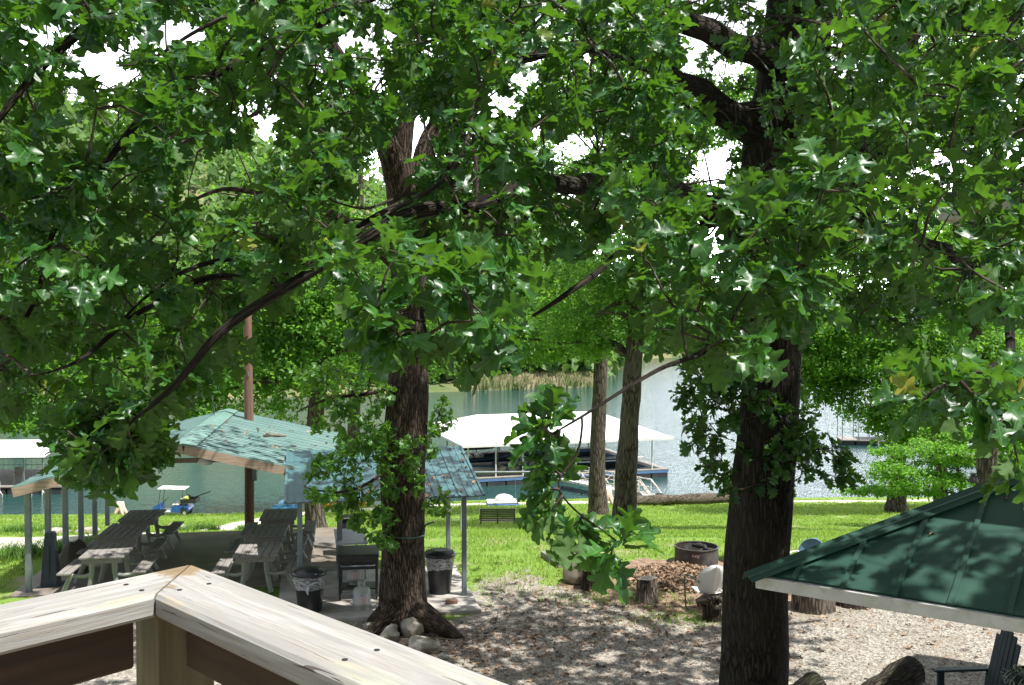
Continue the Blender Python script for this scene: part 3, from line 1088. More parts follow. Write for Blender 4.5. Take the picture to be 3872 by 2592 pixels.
for L in ([(1830, 560, 5.6, .012), (1790, 690, 5.5, .011), (1640, 715, 5.4, .010), (1500, 740, 5.3, .008), (1380, 775, 5.2, .007), (1230, 745, 5.1, .004)],
          [(1800, 330, 5.2, .014), (1782, 520, 5.1, .013), (1800, 720, 5.0, .012), (1760, 850, 4.9, .009), (1690, 900, 4.9, .005)],
          [(1960, 180, 5.6, .017), (1830, 330, 5.4, .015), (1720, 640, 5.2, .013), (1480, 800, 5.0, .011), (1300, 900, 4.9, .006)],
          [(3230, 80, 6.2, .012), (3120, 95, 6.1, .010), (3000, 70, 6.0, .007), (2890, 60, 6.0, .003)],
          [(3500, 75, 6.0, .014), (3330, 70, 6.1, .011), (3150, 85, 6.2, .008), (3060, 80, 6.2, .004)],
          [(2060, 620, 5.4, .010), (2020, 760, 5.2, .013), (1980, 830, 5.1, .007)],
          [(2800, 770, 4.6, .010), (2740, 800, 4.6, .009), (2680, 890, 4.5, .005)],
          [(2780, 770, 4.6, .008), (2900, 780, 4.6, .006), (3010, 815, 4.6, .004)],
          [(860, 60, 5.0, .012), (720, 130, 5.0, .010), (560, 230, 4.9, .008), (430, 250, 4.9, .004)],
          [(980, 420, 5.0, .012), (850, 480, 5.0, .010), (640, 560, 4.9, .008), (480, 700, 4.8, .004)]):
    q = limb(L, 5, .03, L[0][0])
    tw.tube(q[:, :3], q[:, 3], 6, wob=.3)
tw.build('twigs', M['twig'], oak1, 'all', world=True)

# ---------------------------------------------------------------- OAK 2 : middle oak by the cooking shelter
oak2 = thing('oak_tree', 'tall ridged oak at the front of the cooking shelter, rocks round its base', 'tree', tuple(G(1525, 2400, 0)))
tr2 = limb([(1535, 2420, 16.3, .58), (1530, 2370, 16.3, .455), (1526, 2280, 16.3, .40), (1522, 2150, 16.3, .372), (1520, 2000, 16.3, .362), (1528, 1700, 16.3, .36), (1545, 1400, 16.3, .325), (1540, 1100, 16.3, .275), (1530, 900, 16.3, .255), (1520, 720, 16.3, .27), (1505, 620, 16.3, .28)], 6, .03)
LB2 = [
    limb([(1500, 680, 16.3, .22), (1440, 490, 16, .18), (1350, 330, 15.7, .13), (1200, 100, 15.3, .085), (1080, -150, 15, .05)], 5, .08, 21),
    limb([(1508, 680, 16.3, .22), (1535, 430, 16.3, .16), (1548, 200, 16.3, .12), (1565, -200, 16.3, .07)], 5, .06, 22),
    limb([(1560, 720, 16.3, .18), (1655, 480, 16.6, .16), (1730, 330, 17, .11), (1810, 100, 17.5, .07), (1870, -200, 18, .04)], 5, .08, 23),
    limb([(1535, 1050, 16.3, .12), (1380, 880, 15.8, .09), (1180, 780, 15.3, .07), (900, 720, 14.8, .04), (700, 760, 14.5, .02)], 5, .08, 24),
    limb([(1545, 1000, 16.3, .11), (1750, 900, 16.8, .08), (2000, 820, 17.4, .06), (2250, 780, 18, .03)], 5, .08, 25),
    limb([(1530, 1450, 16.1, .05), (1400, 1480, 15.8, .035), (1250, 1500, 15.6, .022), (1120, 1560, 15.5, .01)], 5, .06, 26),
    limb([(1490, 1760, 16.0, .035), (1380, 1830, 15.7, .025), (1270, 1860, 15.6, .015), (1150, 1840, 15.5, .008)], 5, .05, 27),
]
mt = MB()
mt.tube(tr2[:, :3], tr2[:, 3], 26, wob=.11)
for L in LB2: mt.tube(L[:, :3], L[:, 3], 10, wob=.14)
b2 = np.array(G(1525, 2390, 0))
for a, l, r in ((-.30, .90, .12), (.45, .70, .12), (-2.75, .50, .11), (2.4, .75, .12)):
    q = b2 + np.array([math.cos(a), math.sin(a), 0]) * l
    mt.tube([b2 + np.array([0, 0, .42]) + (q - b2) * .22, b2 + (q - b2) * .55 + np.array([0, 0, .25]), q + np.array([0, 0, .03]), q + (q - b2) * .3 - np.array([0, 0, .12])], [r * 1.6, r * 1.45, r * .9, r * .3], 10, wob=.2)
mt.build('trunk', M['bark_warm'], oak2, 'all', world=True)
cl2 = np.concatenate([
    px_fill([(450, -300), (2550, -300), (2550, 780), (2050, 960), (1300, 960), (700, 960)], 760, 13, 20, GAPS_M),
    px_fill([(1130, 1400), (1470, 1360), (1480, 1700), (1300, 1720), (1180, 1600)], 80, 15.2, 16.6),
    px_fill([(1160, 1740), (1470, 1680), (1480, 2040), (1390, 2060), (1260, 1980), (1150, 1900)], 62, 15.3, 16.0),
    px_fill([(1590, 1480), (1720, 1520), (1700, 1720), (1600, 1720)], 16, 16, 16.8),
    px_fill([(1440, 1640), (1650, 1680), (1640, 1850), (1460, 1880)], 18, 15.5, 15.9),
    px_fill([(1610, 1860), (1690, 1880), (1680, 1960), (1615, 1940)], 5, 15.8, 16.2),
    px_fill([(1440, 1940), (1500, 1940), (1490, 2060), (1430, 2040)], 5, 15.7, 15.9),
    np.stack([rng.uniform(-4, 3, 90), rng.uniform(13, 20, 90), rng.uniform(11, 15, 90)], 1)])
nsh = slice(760, len(cl2) - 90)
tw = MB()
D2 = grow(cl2, np.concatenate([sample_line(L) for L in LB2] + [sample_line(tr2[len(tr2) // 4:])]), tw, 3.5, .010)
ms_ = np.zeros(len(cl2), bool)
ms_[nsh] = True
p_, d_, n_, s_ = cluster_leaves(cl2[~ms_], D2[~ms_], 9, .165, 1.1, .25)
leaves_mesh('crown', p_, d_, n_, s_, 1, M['leaf_mid_shaded'], oak2)
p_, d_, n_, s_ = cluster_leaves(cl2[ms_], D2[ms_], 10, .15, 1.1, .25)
leaves_mesh('shoots', p_, d_, n_, s_, 1, M['leaf_shoot_lit'], oak2)
tw.build('twigs', M['twig'], oak2, 'all', world=True)


# ---------------------------------------------------------------- trees further back
def back_tree(label, trunk, crown, nleaf, lsize, mat, bark, limbs=6, per=7, group=None, name='tree', twig_r=.012):
    """trunk [(px,py,d,r)], crown [(px,py,d,rx_px,ry_px)]"""
    base = P(*trunk[0][:3])
    base[2] = float(gz(base[0], base[1]))
    root = thing(name, label, 'tree', tuple(base), group=group)
    tl = limb(trunk, 5, .05, len(label))
    tl[0][:3] = base - np.array([0, 0, .15])
    lw = MB()
    lw.tube(tl[:, :3], tl[:, 3], 14, wob=.12)
    wts = np.array([c[3] * c[4] for c in crown], float)
    wts /= wts.sum()
    nleaf = int(nleaf * 1.9)
    ncl = nleaf // per
    C = []
    for c, w in zip(crown, wts):
        cc = P(c[0], c[1], c[2])
        rx, rz = c[3] * c[2] / F, c[4] * c[2] / F
        ry = c[5] if len(c) > 5 else rx * .75
        k = int(ncl * w)
        # clumps inside the ellipsoid
        nb = max(4, int(k / 30))
        u = rng.normal(0, 1, (nb, 3))
        u /= np.linalg.norm(u, axis=1)[:, None]
        u *= (rng.random(nb) ** .4)[:, None]
        bl = rng.integers(0, nb, k)
        q = u[bl] + rng.normal(0, .21, (k, 3)) * np.array([1, 1, .6])
        C.append(cc + q * np.array([rx, ry, rz]))
        # limb towards this crown lobe
        i0 = min(len(tl) - 2, max(1, int(np.argmin(np.abs(tl[:, 2] - (cc[2] - rz * .5))))))
        for s_ in range(max(1, limbs // len(crown))):
            e = cc + rng.normal(0, .45, 3) * np.array([rx, ry, rz])
            a = tl[i0]
            r_ = tl[i0][3] * .45
            lw.tube(smooth_line([(*a[:3], r_), (*(a[:3] * .55 + e * .45 + np.array([0, 0, .3])), r_ * .6), (*e, .015)], 4, .12, s_)[:, :3], np.linspace(r_, .015, 9), 6, cap=False)
    C = np.concatenate(C)
    cz_ = C - np.array([0, 0, ZC])
    qx = CX + F * C[:, 0] / C[:, 1]
    qy = YH - F * cz_[:, 2] / C[:, 1]
    ok_ = np.ones(len(C), bool)
    for gx_, gy_, gw_, gh_ in GAPS:
        ok_ &= (((qx - gx_) / gw_) ** 2 + ((qy - gy_) / gh_) ** 2 > .9) | (rng.random(len(C)) < .10)
    C = C[ok_]
    lw.build('trunk', bark, root, 'all', world=True)
    D = rng.normal(0, 1, (len(C), 3)) * np.array([1, 1, .5])
    p_, d_, n_, s_ = cluster_leaves(C, D, per, lsize, 1.2, .2)
    p_ = p_ + rng.normal(0, lsize * .6, p_.shape)
    leaves_mesh('crown', p_, d_, n_, s_, 2, mat, root)
    return root


MF, MBR = M['leaf_far'], M['bark_far']
back_tree('broad oak with dark trunk standing directly behind the picnic pavilion',
          [(1195, 2018, 33, .46), (1190, 1960, 33, .34), (1183, 1800, 33, .30), (1190, 1600, 33, .28), (1225, 1300, 33, .25), (1240, 1000, 33, .22), (1250, 600, 33, .15), (1260, 300, 33, .06)],
          [(980, 1400, 33, 330, 190), (780, 1470, 31, 160, 130), (1320, 1130, 33, 330, 260), (1100, 1150, 34, 330, 220), (1480, 1280, 34, 200, 150), (1200, 720, 33, 330, 230), (700, 1150, 35, 250, 220)], 20000, .17, MF, MBR, 14)
back_tree('straight grey lawn oak, the thinner left one of the pair by the gangway',
          [(2262, 1958, 50, .62), (2260, 1900, 50, .48), (2258, 1800, 50, .42), (2265, 1550, 50, .37), (2280, 1200, 50, .32), (2300, 800, 50, .2), (2300, 400, 50, .06)],
          [(2020, 1180, 52, 360, 190), (1860, 1280, 52, 230, 95), (2080, 1310, 52, 220, 70), (2120, 900, 52, 380, 260), (2250, 500, 52, 420, 330), (1750, 1050, 54, 260, 230)], 24000, .19, MF, MBR, 12)
back_tree('thick pale oak in front of the gangway, the nearer right one of a pair',
          [(2362, 2025, 40, .68), (2362, 1960, 40, .53), (2366, 1850, 40, .46), (2378, 1600, 40, .40), (2398, 1350, 40, .36), (2422, 1000, 40, .28), (2430, 600, 40, .2), (2440, 200, 40, .06)],
          [(2300, 1120, 40, 300, 200), (2480, 1000, 40, 300, 260), (2450, 500, 40, 420, 360), (2620, 1240, 42, 150, 110), (2220, 1290, 41, 130, 90)], 18000, .17, MF, MBR, 12)
back_tree('dark shore oak right of the big oak, its crown drooping over the water',
          [(3390, 1925, 52, .65), (3391, 1880, 52, .47), (3395, 1750, 52, .42), (3402, 1500, 52, .36), (3395, 1200, 52, .3), (3380, 800, 52, .18), (3380, 500, 52, .06)],
          [(3240, 1260, 50, 270, 190), (3150, 1440, 50, 120, 90), (3300, 1500, 50, 190, 100), (3430, 1610, 50, 150, 80), (3090, 1330, 50, 110, 130), (3400, 950, 52, 350, 260), (3520, 1350, 52, 230, 160)], 34000, .19, MF, MBR, 14)
back_tree('slim oak standing just right of the shore oak, mostly hidden by bright leaves',
          [(3560, 1905, 56, .50), (3558, 1850, 56, .38), (3556, 1700, 56, .32), (3560, 1400, 56, .28), (3570, 1000, 56, .2), (3580, 700, 56, .06)],
          [(3620, 1450, 56, 230, 170), (3750, 1250, 56, 260, 260), (3560, 1640, 56, 190, 80), (3800, 1650, 56, 130, 110)], 13000, .19, MF, MBR, 8)
T6 = back_tree('stout oak carrying a black floodlight, rising behind the green porch roof',
               [(3735, 2020, 30, .46), (3733, 1960, 30, .34), (3730, 1800, 30, .31), (3740, 1560, 30, .29), (3725, 1420, 30, .27), (3690, 1280, 30, .22), (3640, 1050, 30, .16), (3600, 800, 30, .06)],
               [(3600, 1130, 30, 220, 160), (3820, 950, 30, 260, 260), (3850, 1560, 31, 90, 130), (3780, 1330, 29, 140, 90)], 9000, .15, MF, MBR, 8)
back_tree('young bright green sapling with layered branches behind the porch roof',
          [(3632, 1990, 40, .11), (3632, 1880, 40, .085), (3628, 1820, 40, .07), (3620, 1740, 40, .05), (3610, 1640, 40, .02)],
          [(3440, 1805, 40, 200, 20, 1.5), (3500, 1860, 41, 150, 15, 1.3), (3650, 1745, 40, 180, 22, 1.5), (3300, 1850, 41, 110, 16, 1.2), (3380, 1765, 40, 130, 18, 1.2), (3560, 1690, 40, 160, 20, 1.4), (3420, 1710, 40, 110, 16, 1.1), (3650, 1640, 40, 120, 18, 1.1), (3820, 1760, 40, 110, 40, 1.2), (3840, 1660, 40, 90, 40, 1.1), (3700, 1830, 40, 110, 16, 1.0)], 11000, .115, M['leaf_bright'], MBR, 8, name='sapling')
back_tree('dark leafy tree overhanging the water above the left dock',
          [(-330, 2060, 36, .5), (-320, 1800, 36, .4), (-280, 1400, 36, .35), (-150, 1000, 36, .25), (0, 700, 36, .1)],
          [(120, 1545, 38, 330, 80), (380, 1470, 38, 190, 90), (-100, 1300, 38, 350, 250), (350, 1200, 40, 330, 230), (620, 1280, 40, 120, 130)], 18000, .18, MF, MBR, 12)
back_tree('tall tree whose sunlit crown shows high behind the pavilion oak',
          [(1330, 1925, 62, .45), (1335, 1700, 62, .4), (1350, 1300, 62, .34), (1360, 900, 62, .25), (1370, 400, 62, .1)],
          [(1560, 1150, 62, 230, 160), (1450, 1330, 62, 170, 130), (1620, 1380, 62, 120, 90), (1500, 800, 62, 420, 260)], 10000, .22, MF, MBR, 10)

back_tree('oak directly behind the big oak trunk, only its high crown showing to the right',  # tree added to throw shade streaks on the lawn, trunk kept hidden
          [(2850, 2030, 36, .5), (2865, 1900, 36, .4), (2885, 1500, 36, .34), (2905, 1100, 36, .3), (2920, 700, 36, .2), (2930, 300, 36, .06)],
          [(3220, 560, 35, 330, 250), (2850, 420, 36, 300, 250), (3180, 900, 36, 170, 120), (3600, 350, 34, 320, 260)], 12000, .18, MF, MBR, 10)
# far woods on the hills and reeds: uncountable
n_w = 5200
kx = rng.uniform(0, HILL.shape[1] - 1.01, n_w)
kt = 2.4 + (HILL.shape[0] - 3.5) * rng.random(n_w) ** 1.3
i0, j0 = kt.astype(int), kx.astype(int)
fi, fj = (kt - i0)[:, None], (kx - j0)[:, None]
hp = (HILL[i0, j0] * (1 - fi) * (1 - fj) + HILL[i0 + 1, j0] * fi * (1 - fj) + HILL[i0, j0 + 1] * (1 - fi) * fj + HILL[i0 + 1, j0 + 1] * fi * fj)
hh_ = rng.uniform(6, 13, n_w)
per = 26
u = rng.normal(0, 1, (n_w, per, 3))
u /= np.linalg.norm(u, axis=2)[:, :, None]
u *= rng.random((n_w, per, 1)) ** .4
pos = hp[:, None, :] + u * np.stack([hh_ * .36, hh_ * .36, hh_ * .5], 1)[:, None, :]
pos[:, :, 2] += hh_[:, None] * .5
pos = pos.reshape(-1, 3)
dd = rng.normal(0, 1, pos.shape)
nv = rng.normal(0, .6, pos.shape) + np.array([0, -.3, .8])
M['leaf_wood'] = leaf_mat('far_wood_leaf', (.085, .170, .050), (.16, .27, .085), (.12, .2, .07), (.26, .46, .09), .35, .6, False)
o = leaves_mesh('far_woods', pos, dd, nv, np.repeat(hh_, per) * rng.uniform(.16, .30, len(pos)), 2, M['leaf_wood'], None, False)
tag(o, 'far wood covering the hills across the lake', 'woods', kind='stuff')

n_r = 9000
rp_ = rng.uniform(1760, 2290, n_r)
rd = np.interp(rp_, [q[0] for q in FS], [q[1] for q in FS]) + rng.uniform(0, 9, n_r)
rb = np.stack([(rp_ - CX) / F * rd, rd, WATER + .0 + (rd * 0)], 1)
tt = rd - np.interp(rp_, [q[0] for q in FS], [q[1] for q in FS])
rb[:, 2] += np.interp(tt, [0, 3, 12], [-.1, .8, 2.0])
rh = rng.uniform(.7, 1.9, n_r)
wx = rng.uniform(.10, .22, n_r)
lean = rng.normal(0, .25, (n_r, 2))
V = np.stack([rb + np.stack([-wx, 0 * wx, 0 * wx], 1), rb + np.stack([wx, 0 * wx, 0 * wx], 1), rb + np.stack([wx * .3 + lean[:, 0], lean[:, 1], rh], 1), rb + np.stack([-wx * .3 + lean[:, 0], lean[:, 1], rh], 1)], 1)
o = mesh_np('reeds', V.reshape(-1, 3), np.arange(n_r * 4).reshape(-1, 4), M['reed'])
tag(o, 'strip of dry tan reeds along the far bank', 'reeds', kind='stuff')


# ---------------------------------------------------------------- lawn grass, tufts, pebbles, litter
def blades(name, xy, h, w, mat, parent=None, lean=.35, world=False, zfun=gz):
    n = len(xy)
    z = zfun(xy[:, 0], xy[:, 1])
    b_ = np.stack([xy[:, 0], xy[:, 1], z], 1)
    a = rng.uniform(0, 2 * math.pi, n)
    s = np.stack([np.cos(a), np.sin(a), 0 * a], 1) * w[:, None]
    l1 = rng.normal(0, lean, (n, 2)) * h[:, None]
    mid_ = b_ + np.concatenate([l1 * .35, (h * .6)[:, None]], 1)
    tip = b_ + np.concatenate([l1, (h * (1 - .4 * np.minimum(1, np.abs(rng.normal(0, lean, n)))))[:, None]], 1)
    V = np.stack([b_ - s, b_ + s, mid_ + s * .7, mid_ - s * .7, tip + s * .08, tip - s * .08], 1).reshape(-1, 3)
    base = (np.arange(n) * 6)[:, None]
    Q = np.concatenate([base + np.array([[0, 1, 2, 3]]), base + np.array([[3, 2, 4, 5]])])
    var = np.repeat(rng.random(n), 6)
    return mesh_np(name, V, Q, mat, parent, {'var': var, 'var2': var * 0}, np.zeros((len(V), 2)), True, world)


M['grass'] = leaf_mat('grass_blade', (.115, .225, .036), (.205, .345, .062), (.24, .33, .06), (.46, .66, .10), .35, .55, False)
M['tuft'] = leaf_mat('tuft_blade', (.085, .175, .035), (.17, .29, .07), (.12, .22, .05), (.27, .5, .08), .35, .5, False)
ng = 230000
gd = 17.5 + 49 * rng.random(ng) ** 1.25
gx = (rng.uniform(-150, 4050, ng) - CX) / F * gd
PADM = [(-9.6, 17.6), (-2.6, 16.6), (-.4, 16.6), (-.8, 20.5), (-3.0, 20.8), (-3.6, 24.2), (-10.6, 24.4)]
ok = ~poly_in(gx + rng.normal(0, .32, ng), gd + rng.normal(0, .45, ng), GRAVEL) & ~poly_in(gx, gd, PADM) & (seg_dist(gx, gd, PATH) > 1.15 + rng.normal(0, .15, ng)) & (gz(gx, gd) > WATER + .15)
inD = poly_in(gx, gd, DIRT)
ok &= ~inD | (rng.random(ng) < .10)
ok &= ~((np.hypot((gx + 11.3) / 1.6, (gd - 17.8) / .9) < 1) & (rng.random(ng) < .7))
nb = np.array([mnoise.noise(Vector((x * .9, y * .9, 5))) for x, y in zip(gx, gd)])
ok &= nb > -.26
xy = np.stack([gx, gd], 1)[ok]
nk = len(xy)
o = blades('lawn_grass', xy, rng.uniform(.035, .095, nk) * (1 + xy[:, 1] / 90), rng.uniform(.004, .008, nk) * (xy[:, 1] / 14), M['grass'])
tag(o, 'short bright lawn grass on the slope to the lake', 'grass', kind='stuff')
# sparse weeds in gravel edge
wp_ = np.concatenate([rng.normal(0, 1, (160, 2)) * np.array([.5, .25]) + np.array(G(px, py, 0)[:2]) for px, py in ((1900, 2230), (2050, 2180), (2200, 2270), (2290, 2260), (2500, 2340), (2600, 2330), (2640, 2350), (1870, 2170), (2330, 2190), (1760, 2190), (3160, 2260), (2520, 2250))])
o = blades('weeds', wp_, rng.uniform(.03, .10, len(wp_)), rng.uniform(.006, .012, len(wp_)), M['grass'], lean=.6)
tag(o, 'thin weeds sprouting through the gravel edge', 'weeds', kind='stuff')

TUFTS = [(px_, 0, d_, h_) for px_, d_, h_ in ((38, 20.9, .46), (108, 21.2, .46), (-60, 21.0, .45), (190, 22.0, .40), (222, 21.7, .34), (335, 22.3, .42), (92, 27.2, .42), (28, 27.0, .36), (165, 28.5, .36), (232, 29.5, .36), (640, 33, .40), (745, 33.5, .50), (802, 34.5, .48), (690, 31, .36), (905, 38, .45))]
for i, (px, py, d, hgt) in enumerate(TUFTS):
    x = (px - CX) / F * d
    z = float(gz(x, d))
    r_ = thing('grass_tuft', 'arching tuft of ornamental grass beside the pale gravel path', 'grass tuft', (x, d, z), group='grass tufts beside the gravel path')
    k = 190
    q = rng.normal(0, .11, (k, 2)) + np.array([x, d])
    blades('blades', q, rng.uniform(.45, 1.0, k) * hgt, rng.uniform(.006, .011, k) * 1.5, M['tuft'], r_, .55, True)

npb = 42000
pd_ = 9.0 + 9.5 * rng.random(npb) ** 1.1
pxx = (rng.uniform(900, 4000, npb) - CX) / F * pd_
ok = poly_in(pxx + rng.normal(0, .38, npb), pd_ + rng.normal(0, .3, npb), GRAVEL) & ~poly_in(pxx, pd_, PADM)
pxx, pd_ = pxx[ok], pd_[ok]
k = len(pxx)
oc = np.array([[1, 0, 0], [0, 1, 0], [-1, 0, 0], [0, -1, 0], [0, 0, .8], [0, 0, -.5]])
of = np.array([[0, 1, 4], [1, 2, 4], [2, 3, 4], [3, 0, 4]])
sz = rng.uniform(.006, .020, k)
aa = rng.uniform(0, 6.28, k)
Rz = np.stack([np.stack([np.cos(aa), -np.sin(aa), 0 * aa], 1), np.stack([np.sin(aa), np.cos(aa), 0 * aa], 1), np.stack([0 * aa, 0 * aa, 1 + 0 * aa], 1)], 1)
jit = oc[None] * rng.uniform(.6, 1.3, (k, 6, 3))
V = np.einsum('mij,mnj->mni', Rz, jit) * sz[:, None, None] + np.stack([pxx, pd_, gz(pxx, pd_) + .004], 1)[:, None, :]
m, t, b = new_mat('pebble')
b.inputs['Roughness'].default_value = .9
at = N(t, 'ShaderNodeAttribute')
at.attribute_name = 'var'
t.links.new(ramp(t, at.outputs['Fac'], 0, 1, (.10, .09, .074), (.41, .385, .34)), b.inputs['Base Color'])
o = mesh_np('gravel', V.reshape(-1, 3), (of[None] + (np.arange(k) * 6)[:, None, None]).reshape(-1, 3), m, None, {'var': np.repeat(rng.random(k), 6)}, None, False)
tag(o, 'loose pale gravel covering the yard', 'gravel', kind='stuff')

m, t, b = new_mat('dead_leaf')
b.inputs['Roughness'].default_value = .8
at = N(t, 'ShaderNodeAttribute')
at.attribute_name = 'var'
t.links.new(ramp(t, at.outputs['Fac'], 0, 1, (.10, .060, .035), (.36, .245, .155)), b.inputs['Base Color'])
M['dead_leaf'] = m


def litter(name, pts, size, label, parent=None, kind='stuff', nrm=None):
    k = len(pts)
    d = rng.normal(0, 1, (k, 3)) * np.array([1, 1, .25])
    n_ = rng.normal(0, .35, (k, 3)) + (np.array([0, 0, 1.0]) if nrm is None else nrm)
    o = leaves_mesh(name, pts, d, n_, size, 1, M['dead_leaf'], parent, parent is not None)
    if label: tag(o, label, 'leaf litter', kind=kind)
    return o


q = []
for (cx_, cy_, sx, sy, k) in ((2450, 2330, 420, 60, 700), (2100, 2400, 420, 90, 700), (1900, 2500, 500, 90, 500), (3200, 2420, 500, 100, 300), (1750, 2440, 120, 50, 350), (2300, 2230, 250, 45, 500), (130, 2240, 130, 40, 300)):
    X = rng.normal(cx_, sx, k)
    Y = np.clip(rng.normal(cy_, sy, k), 2100, 2750)
    q += [G(x, y, 0.012) for x, y in zip(X, Y)]
q = np.array(q)
q = q[~poly_in(q[:, 0], q[:, 1], PADM)]
litter('leaf_litter', q, rng.uniform(.05, .12, len(q)), 'brown dead leaves scattered over the gravel')
# leaf mulch heap by the fire ring
mc = G(2560, 2190, 0)
k = 5200
a = rng.uniform(0, 6.28, k)
rr_ = np.sqrt(rng.random(k))
mp_ = np.stack([mc[0] + np.cos(a) * rr_ * 1.05, mc[1] + np.sin(a) * rr_ * 1.0, .02 + .20 * (1 - rr_ ** 1.5) * rng.uniform(.6, 1.1, k)], 1)
hp_ = thing('leaf_pile', 'heap of brown leaf mulch in front of the steel fire ring', 'leaf pile', (mc[0], mc[1], 0))
litter('leaves', mp_, rng.uniform(.05, .12, k), None, hp_)
mbx = MB()
mbx.lathe([(1.02, 0.0), (.9, .03), (.6, .10), (.3, .15), (.02, .17)], 24, (0, 0, 0))
mbx.build('mound', mk('mulch', (.20, .14, .10), (.09, .06, .042), 9, .95, bmp=.8, bd=.03), hp_, True)

# ---------------------------------------------------------------- deck and railing (camera stands on the deck)
O = np.array([-.591, 1.795])
dR = np.array([.707, -.707])
dL = np.array([-.66, -.751])
ZT = 4.745
nR = np.array([-.707, -.707])
nL = np.array([.751, -.66])
I = O + .14 * (nR + nL) / (1 + nR @ nL)
rail = thing('deck_railing', 'weathered timber deck railing meeting in a mitred corner, right in front of the camera', 'railing', (O[0], O[1], 3.75))


def board(name, d, nin, length, mat, z0, z1, w0, w1, miter, par=rail, start=0.0):
    """board along direction d from the corner; local x along d, y inwards"""
    ang = math.atan2(d[1], d[0])
    sgn = 1 if (d[0] * nin[1] - d[1] * nin[0]) > 0 else -1
    mo = (I - O) @ d
    b_ = MB()
    g = .0028
    bev = .006
    # profile loops at start (mitred) and end, with small bevels
    ys_ = [(w0 + bev, z0), (w1 - bev, z0), (w1, z0 + bev), (w1, z1 - bev), (w1 - bev, z1), (w0 + bev, z1), (w0, z1 - bev), (w0, z0 + bev)]
    nseg = 24
    V = []
    for k in range(nseg + 1):
        for (y, z) in ys_:
            x0 = start + (mo * y / .14 if miter else 0) + g
            x = x0 + (length - x0) * k / nseg
            j = mnoise.noise(Vector((x * 7, y * 30, z * 9 + ang))) * .0012
            V.append((x, sgn * (y + j), z - 3.75 + j))
    f = [tuple(range(8)) if sgn > 0 else tuple(range(7, -1, -1)), tuple(range(nseg * 8 + 7, nseg * 8 - 1, -1)) if sgn > 0 else tuple(range(nseg * 8, nseg * 8 + 8))]
    for k in range(nseg):
        for i in range(8):
            j = (i + 1) % 8
            qd = (k * 8 + i, (k + 1) * 8 + i, (k + 1) * 8 + j, k * 8 + j)
            f.append(qd if sgn > 0 else qd[::-1])
    b_.add(V, f)
    return b_.build(name, mat, par, rot=(0, 0, ang))


board('top_rail', dR, nR, 3.2, M['rail'], ZT - .038, ZT, 0, .14, True)
board('top_rail', dL, nL, 3.2, M['rail'], ZT - .038, ZT, 0, .14, True)
for d, nin in ((dR, nR), (dL, nL)):
    for s_ in (.09, .62, 1.18):
        for w_ in (.045, .098):
            c = O + d * (s_ + (.06 if s_ < .1 else 0)) + nin * w_
            MB().cyl((0, 0, -.002), (0, 0, .0012), .0042, 10).build('screw', M['black_metal'], rail, loc=(c[0] - O[0], c[1] - O[1], ZT - 3.75))
board('side_rail', dR, nR, 3.2, M['rail_brown'], ZT - .130, ZT - .041, .055, .093, False, start=.16)
board('side_rail', dL, nL, 3.2, M['rail_brown'], ZT - .130, ZT - .041, .055, .093, False, start=.16)
board('bottom_rail', dR, nR, 3.2, M['rail_brown'], 3.84, 3.93, .055, .093, False, start=.16)
board('bottom_rail', dL, nL, 3.2, M['rail_brown'], 3.84, 3.93, .055, .093, False, start=.16)
pc_ = (O + I) / 2
pb = MB().box((0, 0, 0), (.10, .10, 4.70), bev=.006)
pb.build('post', M['post_wood'], rail, loc=(pc_[0] - O[0], pc_[1] - O[1], ZT - .042 - 2.35 - 3.75), rot=(0, 0, math.radians(45)))
for d, nin in ((dR, nR), (dL, nL)):
    for k in range(17):
        s = .20 + k * .165 + (0.02 if d is dR else 0.10)
        c = O + d * s + nin * .034
        MB().box((0, 0, 0), (.038, .038, .86), bev=.003).build('baluster', M['post_wood'], rail, loc=(c[0] - O[0], c[1] - O[1], 4.25 - 3.75), rot=(0, 0, math.atan2(d[1], d[0])))
dk = MB()
for k in range(26):
    c = O + (nR + nL) * (.12 + .145 * k) * .707
    w = .14 + .29 * k
    a_ = c - np.array([w / 1.9, 0])
    b_ = c + np.array([w / 1.9, 0])
    dk.box(((a_[0] + b_[0]) / 2, a_[1], 3.72), (w * 1.05, .138, .036))
o = dk.build('deck_floor', M['rail'])
tag(o, 'timber deck floor under the camera', 'deck', kind='structure')

# ---------------------------------------------------------------- cabin on the right: green porch roof, gutter, upper eave
C0 = np.array([2.28, 9.0, 2.83])
TH = math.radians(36)
e1 = np.array([math.cos(TH), -math.sin(TH), 0])
e2 = np.array([math.sin(TH), math.cos(TH), 0])
cabin = thing('cabin', 'cabin at the right edge with dark green porch roof and white gutter', 'cabin', (5.6, 9.6, 0))
rise = np.array([0, 0, 1.66])
EB = C0 + 5 * e2 + np.array([0, 0, -1.3])
up2 = 3.7
top = C0 + up2 * (e1 + e2) + rise
R_ = MB()
R_.slab([C0, C0 + 5 * e1, C0 + 5 * e1 + up2 * e2 + rise, top], .02)
R_.slab([C0, top, top + 3 * e2 + np.array([0, 0, -.78]), C0 + 3 * e2 + np.array([0, 0, -.78])], .02)
sl_ = (up2 * e2 + rise)
nrmA = np.cross(e1, sl_)
nrmA /= np.linalg.norm(nrmA)
if nrmA[2] < 0: nrmA = -nrmA
for k in range(1, 11):
    s = .44 * k - .10
    a = C0 + e1 * s + nrmA * .012
    L = min(1.0, s / up2)
    b_ = a + sl_ * L
    dd_ = (b_ - a)
    R_.bar(a - dd_ / np.linalg.norm(dd_) * .02, b_, .045, .03, nrmA)
R_.build('porch_roof', M['roof_green'], cabin, world=True)
hc = MB()
hd = (top - C0)
nB = np.cross(top - C0, e2 * 3 + np.array([0, 0, -.78]))
nB /= np.linalg.norm(nB)
if nB[2] < 0: nB = -nB
ext = -hd / np.linalg.norm(hd) * .12
sideA = np.cross(nrmA, hd)
sideA /= np.linalg.norm(sideA)
